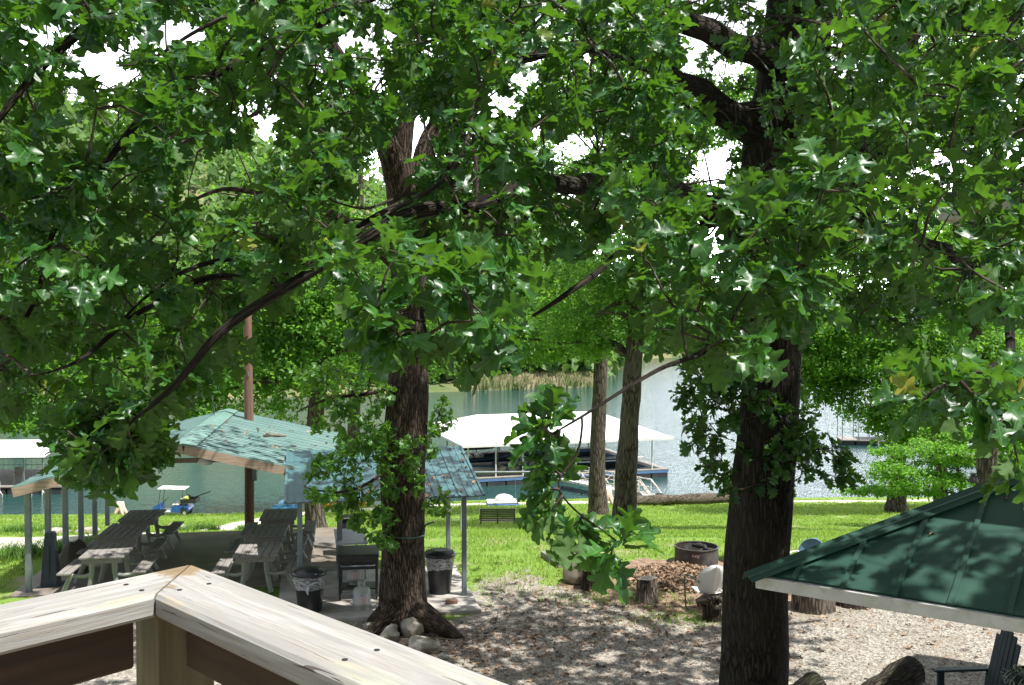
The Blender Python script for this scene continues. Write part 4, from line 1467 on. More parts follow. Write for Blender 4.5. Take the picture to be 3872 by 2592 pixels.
if sideA @ e1 < 0: sideA = -sideA
sideB = np.cross(nB, hd)
sideB /= np.linalg.norm(sideB)
if sideB @ e2 < 0: sideB = -sideB
upn = (nrmA + nB) / np.linalg.norm(nrmA + nB)
a0, a1 = C0 + ext + upn * .055, top + upn * .055
hc.slab([a0, a1, a1 + sideA * .17 - upn * .018, a0 + sideA * .15 - upn * .018], .006)
hc.slab([a0, a0 + sideB * .15 - upn * .018, a1 + sideB * .17 - upn * .018, a1], .006)
hc.bar(a0 + sideA * .085 + upn * .004 - upn * .009, a1 + sideA * .09 + upn * .004 - upn * .009, .012, .012)
hc.build('hip_cap', M['roof_green'], cabin, world=True)
gt = MB()
for c, e, o_ in ((C0, e1, -e2),):
    a, b_ = c + e * .0 + o_ * .012 + np.array([0, 0, -.075]), c + e * 5 + o_ * .012 + np.array([0, 0, -.075])
    gt.bar(a + o_ * .045, b_ + o_ * .045, .012, .085)
    gt.bar(a + np.array([0, 0, -.045]) + o_ * .02, b_ + np.array([0, 0, -.045]) + o_ * .02, .05, .012)
    gt.bar(a + o_ * .040 + np.array([0, 0, .052]), b_ + o_ * .040 + np.array([0, 0, .052]), .035, .014)
    gt.bar(a - o_ * .02, b_ - o_ * .02, .02, .11)
gt.build('gutter', M['gutter'], cabin, world=True)
pp = MB()
for s in (2.9, 4.8):
    q = C0 + e1 * s + e2 * .25
    MB().box((q[0], q[1], 1.33), (.12, .12, 2.66), (0, 0, -.61)).build('porch_post', M['gutter'], cabin, world=True)
E0 = np.array([4.03, 9.33, 6.33])
ro = MB()
ro.slab([E0, E0 + 6 * e1, E0 + 6 * e1 + 2.6 * e2 + np.array([0, 0, 1.1]), E0 + 2.6 * (e1 + e2) + np.array([0, 0, 1.1])], .04)
ro.slab([E0, E0 + 2.6 * (e1 + e2) + np.array([0, 0, 1.1]), E0 + 3 * e2 + 2.6 * e1 + np.array([0, 0, 1.1]), E0 + 3 * e2], .04)
ro.build('roof', M['shingle'], cabin, world=True)
fa = MB()
for e, o_, ln in ((e1, e2, 6), (e2, e1, 3)):
    a, b_ = E0 + e * .02 + o_ * .03 + np.array([0, 0, -.125]), E0 + e * ln + o_ * .03 + np.array([0, 0, -.125])
    fa.bar(a, b_, .03, .155)
    fa.bar(a - o_ * .012 + np.array([0, 0, .065]), b_ - o_ * .012 + np.array([0, 0, .065]), .03, .03)
fa.build('fascia', M['gutter'], cabin, world=True)
so = MB()
so.slab([E0 + (e1 + e2) * .05 + np.array([0, 0, -.17]), E0 + 6 * e1 + e2 * .05 + np.array([0, 0, -.17]), E0 + 6 * e1 + 1.3 * e2 + np.array([0, 0, -.17]), E0 + 1.3 * (e1 + e2) + np.array([0, 0, -.17])], .02)
so.slab([E0 + (e1 + e2) * .05 + np.array([0, 0, -.17]), E0 + 1.3 * (e1 + e2) + np.array([0, 0, -.17]), E0 + 3 * e2 + 1.3 * e1 + np.array([0, 0, -.17]), E0 + 3 * e2 + .05 * e1 + np.array([0, 0, -.17])], .02)
so.build('soffit', M['beige'], cabin, world=True)
wl = MB()
Wc = E0 + 1.3 * (e1 + e2)
for e, o_ in ((e1, e2), (e2, e1)):
    a, b_ = Wc + e * .0 + o_ * .08, Wc + e * 5 + o_ * .08
    wl.bar((a[0], a[1], 3.05), (b_[0], b_[1], 3.05), .12, 6.1)
wl.build('wall', M['beige'], cabin, world=True)

def po_pt():
    a_, b__ = random.uniform(.5, 3), random.uniform(.1, .9)
    q = C0 + e1 * a_ + sl_ * min(b__, a_ / up2 * .9) + nrmA * .03
    return tuple(q)


fl = thing('fallen_leaves', 'few dead leaves stuck on the dark green porch roof', 'leaf litter', tuple(C0))
litter('leaves', np.array([po_pt() for _ in range(16)]), rng.uniform(.04, .09, 16), None, fl, nrm=nrmA)
# ---------------------------------------------------------------- picnic pavilion
RZ = math.radians(9.5)
U2 = np.array([math.cos(RZ), math.sin(RZ)])
V2 = np.array([-math.sin(RZ), math.cos(RZ)])
PV0 = np.array([-6.18, 18.35])
pav = thing('picnic_pavilion', 'open picnic pavilion with low teal metal gable roof on grey steel posts', 'pavilion', (PV0[0], PV0[1], 0), RZ)
HS, LEN, ZE, ZR = 3.02, 7.0, 2.08, 2.80
r_ = MB()
for s in (-1, 1):
    q = [(0, 0, ZR), (0, LEN, ZR), (s * HS, LEN, ZE), (s * HS, 0, ZE)]
    r_.slab(q if s < 0 else q[::-1], .015)
    dz = np.array([s * HS, 0, ZE - ZR])
    for k in range(31):
        y = .05 + k * .23
        a = np.array([0, y, ZR + .004])
        big = k % 2 == 0
        r_.bar(a, a + dz, .05 if big else .03, .034 if big else .018)
r_.build('roof', M['roof_teal'], pav)
rc = MB()
for s in (-1, 1):
    a = np.array([0, -.06, ZR + .035])
    q = [a, a + np.array([0, LEN + .12, 0]), a + np.array([s * .24, LEN + .12, -.052]), a + np.array([s * .24, 0, -.052])]
    rc.slab(q if s < 0 else q[::-1], .006)
rc.build('ridge_cap', mk('ridge_cap_sheet', (.15, .27, .235), (.12, .22, .19), 3, .45), pav)
for y in (.02, LEN - .02):
    for s in (-1, 1):
        MB().bar((s * .01, y, ZR - .10), (s * HS, y, ZE - .10), .045, .17).build('rake_board', M['raw_wood'], pav)
for s in (-1, 1):
    MB().bar((s * (HS - .05), .05, ZE - .07), (s * (HS - .05), LEN - .05, ZE - .07), .05, .11).build('eave_beam', M['raw_wood'], pav)
for y in (.30, 2.3, 4.4, 6.6):
    b_ = MB()
    b_.bar((-1.1, y, ZR - .34), (1.1, y, ZR - .34), .05, .09)
    b_.bar((-2.95, y, ZE - .02), (0, y, ZR - .12), .05, .09)
    b_.bar((2.95, y, ZE - .02), (0, y, ZR - .12), .05, .09)
    b_.build('truss', M['redwood'], pav)
pu = MB()
for s in (-1, 1):
    for k in range(1, 5):
        x = s * HS * k / 5
        z = ZR + (ZE - ZR) * k / 5 - .055
        pu.box((x, LEN / 2, z), (.05, LEN - .2, .06), (0, s * .22, 0))
pu.build('purlin', M['raw_wood'], pav)
for k in range(6):
    y = .42 + k * 1.22
    for s in (-1, 1):
        if s > 0 and k in (1, 3): continue
        MB().box((s * 2.88, y, (ZE - .12) / 2), (.105, .105, ZE - .12), bev=.008).build('post', M['steel'], pav)
lf_ = thing('ceiling_light', 'round white light fixture hanging under the pavilion gable', 'light fixture', (PV0[0] + V2[0] * .35 + U2[0] * .35, PV0[1] + V2[1] * .35 + U2[1] * .35, ZE + .27), RZ)
MB().lathe([(.02, .16), (.13, .14), (.16, .08), (.13, .02), (.03, 0)], 16).build('globe', M['fixture'], lf_, True)
MB().cyl((0, 0, .15), (0, 0, .22), .02, 8).build('stem', M['black_metal'], lf_)
tb = MB()
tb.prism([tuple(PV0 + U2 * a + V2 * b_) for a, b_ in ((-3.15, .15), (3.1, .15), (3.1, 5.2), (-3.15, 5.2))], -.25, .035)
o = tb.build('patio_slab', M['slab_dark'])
tag(o, 'stained concrete slab under the pavilion', 'slab', kind='structure')
br = thing('dead_branch', 'short broken branch lying on the pavilion roof', 'branch', tuple(P(1035, 1655, 20.3)))
MB().tube([(-.22, 0, .03), (-.05, .03, .05), (.1, .0, .04), (.25, .05, .03)], [.03, .035, .03, .02], 8, wob=.3).build('wood', M['dead'], br, True)


def roof_litter(parent, fn, k, size, name='fallen_leaves'):
    pts = np.array([fn() for _ in range(k)])
    o = litter(name, pts, rng.uniform(*size, k), None, parent)
    return o


def pav_pt():
    s = random.uniform(.1, 3.1)
    y = random.uniform(.2, 6)
    z = ZR + (ZE - ZR) * s / HS + .03
    q = PV0 + U2 * s + V2 * y
    return (q[0], q[1], z)


fl = thing('fallen_leaves', 'few dry leaves lying on the teal pavilion roof', 'leaf litter', (PV0[0], PV0[1], ZE))
litter('leaves', np.array([pav_pt() for _ in range(40)]), rng.uniform(.08, .16, 40), None, fl)

# picnic tables
def table_frame_mb(y):
    b_ = MB()
    for s in (-1, 1):
        b_.tube([(s * .30, y, .70), (s * .225, y, .655), (s * .20, y, .58), (s * .205, y, .42), (s * .235, y, .22), (s * .28, y, .02)], [.036, .055, .055, .048, .046, .048], 8)
        b_.tube([(s * .20, y, .42), (s * .26, y, .37), (s * .36, y, .355), (s * .52, y, .37), (s * .60, y, .40), (s * .74, y, .405)], [.038, .038, .034, .034, .038, .036], 8)
        b_.tube([(s * .56, y, .39), (s * .62, y, .28), (s * .68, y, .14), (s * .74, y, .02)], [.044, .044, .042, .044], 8)
    b_.tube([(-.30, y, .69), (-.12, y, .64), (0, y, .625), (.12, y, .64), (.30, y, .69)], [.03, .035, .035, .035, .03], 8)
    b_.box((0, y, .692), (.66, .06, .03))
    return b_


TL = 1.16
pt = thing('picnic_table', '', 'picnic table', (0, 0, 0), group='picnic tables under the pavilion')
b_ = MB()
for k in range(6): b_.box((-.335 + k * .134, random.uniform(-.006, .006), .725), (.124, TL, .038), bev=.005)
b_.build('tabletop', M['gray_wood'], pt)
for s in (-1, 1):
    b_ = MB()
    for k in range(2): b_.box((s * (.60 + k * .128), random.uniform(-.006, .006), .437), (.118, TL, .036), bev=.005)
    b_.build('bench', M['gray_wood'], pt)
for y in (-.53, .53): MB().box((0, y, .660), (.72, .03, .09)).build('apron', M['gray_wood'], pt)
for y in (-.42, .42): table_frame_mb(y).build('end_frame', M['frame_tan'], pt, True)
spots = [(-7.66, 18.50, 'picnic table nearest the front in the left row'), (-8.03, 20.15, 'middle picnic table of the left row under the pavilion'), (-8.27, 21.80, 'farthest picnic table of the left row, nearest the golf cart'),
         (-4.85, 18.60, 'picnic table nearest the front in the right row, by the bagged trash can'), (-5.09, 20.25, 'middle picnic table of the right row under the pavilion'), (-5.22, 21.9, 'farthest picnic table of the right row, by the utility pole')]
for i, (x, y, lab) in enumerate(spots):
    o = pt if i == 0 else copy_tree(pt)
    o.location = (x, y, .035)
    o.rotation_euler = (0, 0, math.radians(8.5) + rng.uniform(-.02, .02))
    relabel(o, lab)

# utility pole behind the pavilion
ub = np.array([(938 - CX) / F * 24.2, 24.2])
up_ = thing('utility_pole', 'reddish brown wooden utility pole rising behind the pavilion roof', 'pole', (ub[0], ub[1], -.3))
MB().tube([(0, 0, 0), (.01, 0, 2), (.0, 0, 4), (-.01, 0, 5.55)], [.120, .115, .108, .10], 14).build('shaft', M['pole'], up_, True)
MB().box((.15, -.04, 1.62), (.12, .1, .34), bev=.01).build('meter_box', M['steel'], up_)
MB().box((.03, -.115, 4.1), (.025, .03, .12)).build('bracket', M['steel'], up_)

# plastic cone bollard (tall ash stand) and boulder by the posts
cb = G(193, 2218, 0)
cn = thing('plastic_bollard', 'tall navy plastic bollard beside the front pavilion post', 'bollard', (cb[0], cb[1], 0), RZ)
b_ = MB()
for (w0, w1, z0, z1) in ((.30, .17, .05, 1.02),):
    v = [(sx * w / 2, sy * w / 2, z) for w, z in ((w0, z0), (w1, z1), (w1 * .8, z1 + .04)) for sx, sy in ((-1, -1), (1, -1), (1, 1), (-1, 1))]
    f = [(3, 2, 1, 0), (8, 9, 10, 11)] + [(k * 4 + i, k * 4 + (i + 1) % 4, k * 4 + 4 + (i + 1) % 4, k * 4 + 4 + i) for k in range(2) for i in range(4)]
    b_.add(v, f)
b_.box((0, -.155, .45), (.03, .02, .75), (.07, 0, 0))
b_.build('body', M['cone'], cn)
MB().box((0, 0, .025), (.42, .42, .05), bev=.01).build('base', M['cone'], cn)
bo = G(277, 2165, 0)
o = MB().rock((0, 0, .27), (.62, .6, .78), 4, amp=.3, cuts=4).build('boulder', mk('dark_stone', (.085, .07, .055), (.05, .042, .034), 4, .95, bmp=.6), loc=tuple(bo), smooth=True)
tag(o, 'dark mossy boulder between the left pavilion posts', 'boulder')

# ---------------------------------------------------------------- cooking shelter
RS = math.radians(12)
US = np.array([math.cos(RS), math.sin(RS)])
VS = np.array([-math.sin(RS), math.cos(RS)])
SH0 = np.array([-2.23, 17.35])
sh = thing('cooking_shelter', 'small lean-to shelter with blue-teal ribbed roof over the grill', 'shelter', (SH0[0], SH0[1], 0), RS)
r_ = MB()
HW, SD, z0, z1 = 1.78, 2.75, 1.96, 2.50
r_.slab([(-HW, 0, z0), (HW, 0, z0), (HW, SD, z1), (-HW, SD, z1)], .012)
for k in range(25):
    x = -HW + .02 + k * (2 * HW - .04) / 24
    big = k % 3 == 0
    r_.bar((x, -.01, z0 + .006), (x, SD, z1 + .006), .045 if big else .02, .036 if big else .014)
r_.build('roof', M['roof_teal2'], sh)
for y, z in ((.35, z0 + .02), (SD - .35, z1 - .12)):
    MB().bar((-HW + .05, y, z - .06 + .0), (HW - .05, y, z - .06), .05, .09).build('beam', M['raw_wood'], sh)
for x, y, z in ((-1.52, .35, z0), (1.45, .35, z0), (-1.52, SD - .35, z1 - .1), (1.45, SD - .35, z1 - .1)):
    MB().box((x, y, (z - .02) / 2), (.085, .085, z - .02), bev=.008).build('post', M['steel'], sh)
sb = MB().prism([tuple(SH0 + US * a + VS * b_) for a, b_ in ((-1.9, -.58), (1.60, -.62), (1.62, 2.6), (-1.9, 2.6))], -.2, .05)
o = sb.build('shelter_slab', M['concrete'])
tag(o, 'pale concrete slab under the cooking shelter', 'slab', kind='structure')


def sh_pt():
    x = random.uniform(-HW * .2, HW) if random.random() < .8 else random.uniform(-HW, HW)
    y = SD * random.random() ** 1.5
    q = SH0 + US * x + VS * y
    return (q[0], q[1], z0 + (z1 - z0) * y / SD + .025)


fl = thing('fallen_leaves', 'brown leaves scattered on the blue-teal shelter roof', 'leaf litter', (SH0[0], SH0[1], z0))
litter('leaves', np.array([sh_pt() for _ in range(75)]), rng.uniform(.07, .15, 75), None, fl, nrm=np.array([0, -.2, 1.0]))


# trash cans
def trash_can(label, loc, knot=False):
    t_ = thing('trash_can', label, 'trash can', loc, group='black trash cans at the shelter')
    b_ = MB()
    n = 36
    V = []
    for r, z in ((.19, 0), (.20, .02), (.255, .66), (.27, .70)):
        for k in range(n):
            a = 2 * math.pi * k / n
            rr = r * (1 + (.02 if (k % 4 < 2 and .01 < z < .68) else 0))
            V.append((rr * math.cos(a), rr * math.sin(a), z))
    f = [(i * n + k, i * n + (k + 1) % n, (i + 1) * n + (k + 1) % n, (i + 1) * n + k) for i in range(3) for k in range(n)] + [tuple(range(n - 1, -1, -1))]
    b_.add(V, f)
    b_.build('body', M['black'], t_, True)
    b_ = MB()
    b_.lathe([(.296, .695), (.30, .72), (.292, .745), (.26, .775), (.20, .785), (.18, .80), (.05, .805), (.01, .805)], 36)
    for k in range(-2, 3): b_.box((k * .035, -.10, .795), (.016, .12, .014), bev=.004)
    b_.build('lid', M['black'], t_, True)
    b_ = MB()
    V = []
    rows = ((.285, .70), (.279, .64), (.275, .58), (.268, .52), (.262, .46))
    for i, (r, z) in enumerate(rows):
        for k in range(n):
            a = 2 * math.pi * k / n
            j = mnoise.noise(Vector((a * 2.2, z * 9, loc[0]))) * .010
            V.append(((r + j) * math.cos(a), (r + j) * math.sin(a), z + (mnoise.noise(Vector((a * 1.3, 3, loc[0]))) * .05 if i == 4 else 0)))
    b_.add(V, [(i * n + k, i * n + (k + 1) % n, (i + 1) * n + (k + 1) % n, (i + 1) * n + k) for i in range(len(rows) - 1) for k in range(n)])
    b_.build('bag', M['bag'], t_, 'all')
    if knot:
        b_ = MB()
        b_.tube([(.03, -.275, .56), (.03, -.30, .53), (.02, -.30, .46), (.03, -.29, .41)], [.012, .03, .022, .012], 7)
        b_.tube([(.03, -.29, .56), (-.06, -.28, .60), (-.14, -.25, .62)], [.012, .012, .005], 6)
        b_.tube([(.03, -.29, .56), (.12, -.27, .60), (.18, -.23, .62)], [.012, .012, .005], 6)
        b_.build('bag_knot', M['label_white'], t_, 'all')
    return t_


g_ = G(1663, 2240, .05)
trash_can('black trash can with loose clear liner standing beside the right shelter post', tuple(g_))
trash_can('black trash can with knotted clear bag at the left shelter post, partly behind the railing', ((1166 - CX) / F * 17.05, 17.05, -.0), True)

# grill
g_ = np.array([(1352 - CX) / F * 17.9, 17.9])
gr = thing('grill', 'black flat-lidded gas grill cart under the shelter', 'grill', (g_[0], g_[1], .05), RS * .6)
b_ = MB()
b_.box((0, .05, .835), (.76, .62, .05), (.06, 0, 0), bev=.012)
b_.box((0, -.27, .77), (.74, .05, .13), bev=.01)
b_.build('lid', M['black_metal'], gr)
MB().box((0, .05, .66), (.72, .56, .20), bev=.015).build('firebox', M['black_metal'], gr)
MB().box((.20, .27, .868), (.10, .06, .012), (.06, 0, 0)).build('plate', M['steel'], gr)
MB().tube([(-.30, -.36, .68), (-.30, -.40, .67), (.30, -.40, .67), (.30, -.36, .68)], .012, 8).build('handle', M['steel'], gr, True)
for sx in (-1, 1):
    for sy in (-1, 1):
        MB().box((sx * .33, .05 + sy * .24, .35), (.045, .045, .48), bev=.004).build('leg', M['black_metal'], gr)
        wbm = MB()
        wbm.cyl((sx * .33 - .015, .05 + sy * .24, .055), (sx * .33 + .015, .05 + sy * .24, .055), .055, 14)
        wbm.build('caster', M['rubber'], gr, True)
b_ = MB()
b_.box((0, .05, .19), (.64, .46, .025))
b_.build('lower_shelf', M['black_metal'], gr)
for sx in (-1, 1):
    MB().box((sx * .30, -.262, .73), (.03, .02, .05)).build('latch', M['steel'], gr)


def tank(label, loc):
    t_ = thing('propane_tank', label, 'propane tank', loc, group='propane tanks at the grill')
    MB().lathe([(.105, .0), (.105, .045), (.10, .05), (.13, .055), (.152, .09), (.155, .12), (.155, .30), (.15, .335), (.125, .375), (.085, .395), (.03, .40)], 28).build('body', M['tank'], t_, True)
    b_ = MB()
    n = 20
    V = [(.066 * math.cos(a), .066 * math.sin(a), z) for z in (.385, .50) for a in np.linspace(-.9 + math.pi / 2, 2 * math.pi - 1.6 + math.pi / 2, n)]
    b_.add(V + [(x * .93, y * .93, z) for x, y, z in V], [(k, k + 1, n + k + 1, n + k) for k in range(n - 1)] + [(2 * n + k + 1, 2 * n + k, 3 * n + k, 3 * n + k + 1) for k in range(n - 1)] + [(n + k, n + k + 1, 3 * n + k + 1, 3 * n + k) for k in range(n - 1)])
    b_.build('collar', M['tank'], t_, True)
    b_ = MB()
    b_.cyl((0, 0, .40), (0, 0, .46), .022, 10)
    b_.cyl((0, -.03, .445), (0, -.075, .445), .016, 10)
    b_.build('valve', M['steel'], t_, True)

    def lab(a0, a1, z0_, z1_, mat, nm, r=.1566):
        n = 12
        aa_ = np.linspace(a0, a1, n)
        V = [(r * math.cos(a), r * math.sin(a), z) for z in (z0_, z1_) for a in aa_]
        return MB().add(V, [(k, k + 1, n + k + 1, n + k) for k in range(n - 1)]).build(nm, mat, t_, 'all')
    L_ = lab(-math.pi * .93, -math.pi * .16, .115, .305, M['label_white'], 'label')
    for a0, a1, za, zb, mt_ in ((-math.pi * .60, -math.pi * .40, .125, .255, M['label_pink']), (-math.pi * .38, -math.pi * .20, .125, .25, M['label_pink']),
                                (-math.pi * .85, -math.pi * .80, .24, .285, M['ink']), (-math.pi * .86, -math.pi * .79, .19, .225, M['ink']), (-math.pi * .85, -math.pi * .80, .14, .175, M['ink']), (-math.pi * .50, -math.pi * .37, .275, .283, M['ink'])):
        o = lab(a0, a1, za, zb, mt_, 'print', .1574)
        o.parent = L_
    return t_


tank('pale grey propane tank standing in front of the grill', ((1363 - CX) / F * 17.15, 17.15, .05))
tank('propane tank tucked under the grill, mostly in shadow', ((1338 - CX) / F * 18.0, 18.0, .262))
# prep table behind grill and a second black cooker
g_ = np.array([(1322 - CX) / F * 19.6, 19.6])
tb_ = thing('folding_table', 'white topped table behind the grill', 'table', (g_[0], g_[1], .05), RS)
MB().box((0, 0, .735), (.62, 1.35, .035), bev=.006).build('tabletop', M['label_white'], tb_)
for sx in (-1, 1):
    b_ = MB()
    b_.tube([(sx * .26, -.55, .0), (sx * .26, -.55, .70)], .014, 8)
    b_.tube([(sx * .26, .55, .0), (sx * .26, .55, .70)], .014, 8)
    b_.tube([(sx * .26, -.55, .12), (sx * .26, .55, .12)], .012, 8)
    b_.build('leg_frame', M['steel'], tb_, True)
g_ = np.array([(1312 - CX) / F * 21.2, 21.2])
bx = thing('smoker_box', 'dark box cooker standing beyond the white topped table', 'cooker', (g_[0], g_[1], -.03), RS)
MB().box((0, 0, .72), (.44, .42, .30), bev=.03).build('body', M['black_metal'], bx)
MB().box((0, -.02, .885), (.46, .44, .035), bev=.01).build('lid', M['black_metal'], bx)
for sx in (-1, 1):
    for sy in (-1, 1):
        MB().box((sx * .18, sy * .17, .285), (.03, .03, .57)).build('leg', M['black_metal'], bx)
# hose round the oak and rope to the post
hz = P(1520, 2014, 16.3)
ho = thing('garden_hose', 'green hose tied round the middle oak trunk and running to the shelter post', 'hose', tuple(hz))
pts = [(.40 * math.cos(a), .40 * math.sin(a), .02 * math.sin(a * 2)) for a in np.linspace(-2.9, -.3, 16)]
e_ = P(1640, 1975, 16.3) - hz
pts += [tuple(e_ * .75 + np.array([0, -.05, 0])), tuple(e_)]
MB().tube(smooth_line([(*p, .014) for p in pts], 3)[:, :3], .014, 8).build('hose', M['hose'], ho, True)
f_ = P(1728, 1905, 17.6) - hz
MB().tube([tuple(e_), tuple((e_ + f_) / 2 - np.array([0, 0, .03])), tuple(f_)], .006, 6).build('cord', M['rope'], ho)
g_ = G(1708, 2283, .05)
bk = MB().box((0, 0, .035), (.20, .10, .065), (0, 0, .25), bev=.006).build('brick', M['brick'], loc=tuple(g_))
tag(bk, 'single reddish brick lying by the right shelter post', 'brick')
# rocks round the middle oak
for i, (px, py, w, h, dp, lab, rz_) in enumerate((
        (1550, 2405, .40, .36, .34, 'rounded pale rock leaning on the front of the middle oak', .2),
        (1473, 2425, .34, .28, .3, 'grey rock left of the rounded rock at the oak base', .5),
        (1440, 2392, .32, .24, .2, 'tilted brown slab rock at the left side of the oak base', -.5),
        (1600, 2462, .64, .26, .4, 'long white limestone block lying in front of the oak base', -.25),
        (1398, 2378, .22, .13, .2, 'small flat grey rock just above the railing by the oak', 0),
        (1520, 2448, .16, .13, .16, 'small rusty brown rock between the pale rocks', 0),
        (1672, 2492, .22, .09, .2, 'low flat stone in the gravel right of the limestone block', .3))):
    g_ = G(px, py, 0)
    o = MB().rock((0, 0, h * .38), (w, dp, h * 1.15), 20 + i, (26, 18), .36, rz_, 9).build('rock', M['rock'] if i not in (2, 5) else mk('brown_stone', (.23, .17, .12), (.14, .10, .07), 5, .9, bmp=.5), loc=tuple(g_), smooth=False)
    tag(o, lab, 'rock', 'rocks at the oak base')

# ---------------------------------------------------------------- fire pit corner
fr_ = G(2633, 2128, 0)
fd_ = thing('fire_ring', 'round steel fire ring with cut-out lettering and charred wood inside', 'fire ring', tuple(fr_))
n = 64
R0, H0 = .455, .35
b_ = MB()
V = [(r * math.cos(2 * math.pi * k / n), r * math.sin(2 * math.pi * k / n), z) for r, z in ((R0, 0), (R0, H0), (R0 - .012, H0), (R0 - .012, 0)) for k in range(n)]
b_.add(V, [(i * n + k, i * n + (k + 1) % n, ((i + 1) % 4) * n + (k + 1) % n, ((i + 1) % 4) * n + k) for i in range(3) for k in range(n)])
b_.lathe([(R0 + .012, H0 - .012), (R0 + .012, H0 + .006), (R0 - .018, H0 + .006), (R0 - .018, H0 - .012)], n, cap=False)
b_.build('wall', M['rustsheet'], fd_, True)
b_ = MB()
b_.lathe([(.44, .02), (.3, .09), (.1, .12), (.01, .12)], 24)
b_.build('ash', M['ash'], fd_, True)
b_ = MB()
for k in range(5):
    a = k * 1.3
    b_.rock((.16 + .12 * math.cos(a), .12 * math.sin(a) + .05, .24 + .05 * (k % 3)), (.34, .12, .12), 50 + k, (12, 8), .3, a)
b_.build('charred_log', mk('char', (.012, .011, .010), (.03, .028, .026), 12, .9, bmp=.5), fd_, True)


def cut_text(txt, size, parent, mat, ang, r, z):
    """small bent lettering on the ring wall, built as flat letter meshes on the cylinder"""
    cu = bpy.data.curves.new('t', 'FONT')
    cu.body = txt
    cu.size = size
    cu.align_x = 'CENTER'
    ob = bpy.data.objects.new('t', cu)
    S.collection.objects.link(ob)
    dg = bpy.context.evaluated_depsgraph_get()
    me = bpy.data.meshes.new_from_object(ob.evaluated_get(dg))
    bpy.data.objects.remove(ob)
    for v in me.vertices:
        a = ang + v.co.x / r
        zz = z + v.co.y
        v.co = (r * math.cos(a), r * math.sin(a), zz)
    me.materials.clear()
    me.materials.append(mat)
    o = bpy.data.objects.new('lettering', me)
    S.collection.objects.link(o)
    o.parent = parent
    return o


cut_text('King', .085, fd_, M['bleached'], -math.pi / 2 - .22, R0 + .003, .22)

# edging timber frame
eg = thing('timber_edging', 'low timber edging frame in the grass left of the stumps', 'edging', tuple(G(2085, 2125, 0)))
a0, a1, a2 = [np.array(G(px, py, 0)) for px, py in ((2052, 2108), (2120, 2150), (2200, 2118))]
bs = np.array(G(2085, 2125, 0))
q0 = np.array([a0[0], a0[1] + 1.2, 0])
MB().bar(a0 - bs + np.array([0, 0, .06]), a1 - bs + np.array([0, 0, .06]), .10, .15).build('timber', M['gray_wood'], eg)
MB().bar(a0 - bs + np.array([.1, .06, .055]), a0 - bs + np.array([1.1, .1, .055]), .10, .14).build('timber', M['raw_wood'], eg)


def stump(label, px, py, w, h, seed=0, mat='stump', flare=1.12, tilt=(0, 0), cutmat='cut', name='tree_stump', taper=1.0):
    g_ = G(px, py, 0)
    t_ = thing(name, label, 'stump', tuple(g_), group='stumps round the fire ring')
    n = 30
    rows = 8
    V = []
    ang = np.linspace(0, 2 * math.pi, n, endpoint=False)
    for i in range(rows + 1):
        z = h * i / rows
        for k, a in enumerate(ang):
            rr = w / 2 * (1 + .10 * mnoise.noise(Vector((math.cos(a) * 1.6 + seed * 5, math.sin(a) * 1.6, z * .8))) + .05 * mnoise.noise(Vector((math.cos(a) * 5 + seed * 5, math.sin(a) * 5, z * 2))))
            rr *= (1 + (flare - 1) * (1 - i / rows) ** 2.5) * (1 + (taper - 1) * i / rows)
            zz = z + (tilt[0] * rr * math.cos(a) + tilt[1] * rr * math.sin(a) + .02 * mnoise.noise(Vector((math.cos(a) * 3, math.sin(a) * 3, seed)))) * (i / rows)
            V.append((rr * math.cos(a), rr * math.sin(a), zz - .03))
    b_ = MB()
    b_.add(V, [(i * n + k, i * n + (k + 1) % n, (i + 1) * n + (k + 1) % n, (i + 1) * n + k) for i in range(rows) for k in range(n)])
    b_.build('bark', M[mat], t_, 'all')
    topv = np.array(V[-n:])
    c = topv.mean(0) + np.array([0, 0, -.006])
    inner = c + (topv - c) * .55
    b_ = MB()
    b_.add(np.concatenate([topv * 1.0, inner, [c]]), [(k, (k + 1) % n, n + (k + 1) % n, n + k) for k in range(n)] + [(n + k, n + (k + 1) % n, 2 * n) for k in range(n)])
    b_.build('cut_face', M[cutmat], t_, False)
    return t_


stump('broad pale speckled log stump with a notched top, left of the fire ring', 2182, 2142, .56, .36, 1, tilt=(.05, 0), flare=1.0)
stump('dark rotten stump leaning against the tan boulder', 2238, 2228, .36, .46, 2, 'stump_dark', 1.25, cutmat='stump')
g_ = G(2178, 2205, 0)
o = MB().rock((0, 0, .24), (.50, .45, .62), 33, (22, 14), .22).build('boulder', mk('tan_stone', (.37, .32, .25), (.21, .18, .135), 5, .9, bmp=.6), loc=tuple(g_), smooth=True)
tag(o, 'tan boulder behind the dark rotten stump', 'boulder')
stump('weathered grey upright stump alone in front of the leaf heap', 2445, 2275, .38, .46, 3, 'stump', 1.15, (.1, -.05), taper=.95)
stump('grey stump half hidden by the left edge of the big oak, behind the gnarly one', 2715, 2290, .40, .42, 4, 'stump', 1.1)
gn_ = stump('gnarly black stump with a hollow knot beside the big oak trunk', 2690, 2345, .30, .36, 5, 'stump_dark', 1.1, (.1, 0), 'stump_dark')
b_ = MB()
b_.tube([(-.05, -.02, .34), (-.14, -.08, .40), (-.22, -.06, .34), (-.20, -.02, .26)], [.10, .10, .08, .05], 12, wob=.4)
b_.lathe([(.11, -.05), (.13, .0), (.09, .03), (.06, .0), (.03, -.06)], 16, (0, 0, 0))
V = b_.v[-1]
b_.v[-1] = V @ rotm(1.35, 0, .2).T + np.array([.06, -.15, .34])
b_.build('knot', M['stump'], gn_, 'all')
stump('big ridged stump right of the big oak, under the porch gutter', 3072, 2302, .72, .46, 6, 'stump', 1.05)
stump('wide low brown stump farther right under the porch gutter', 3225, 2285, .60, .36, 7, 'stump_dark', 1.2, taper=.85)

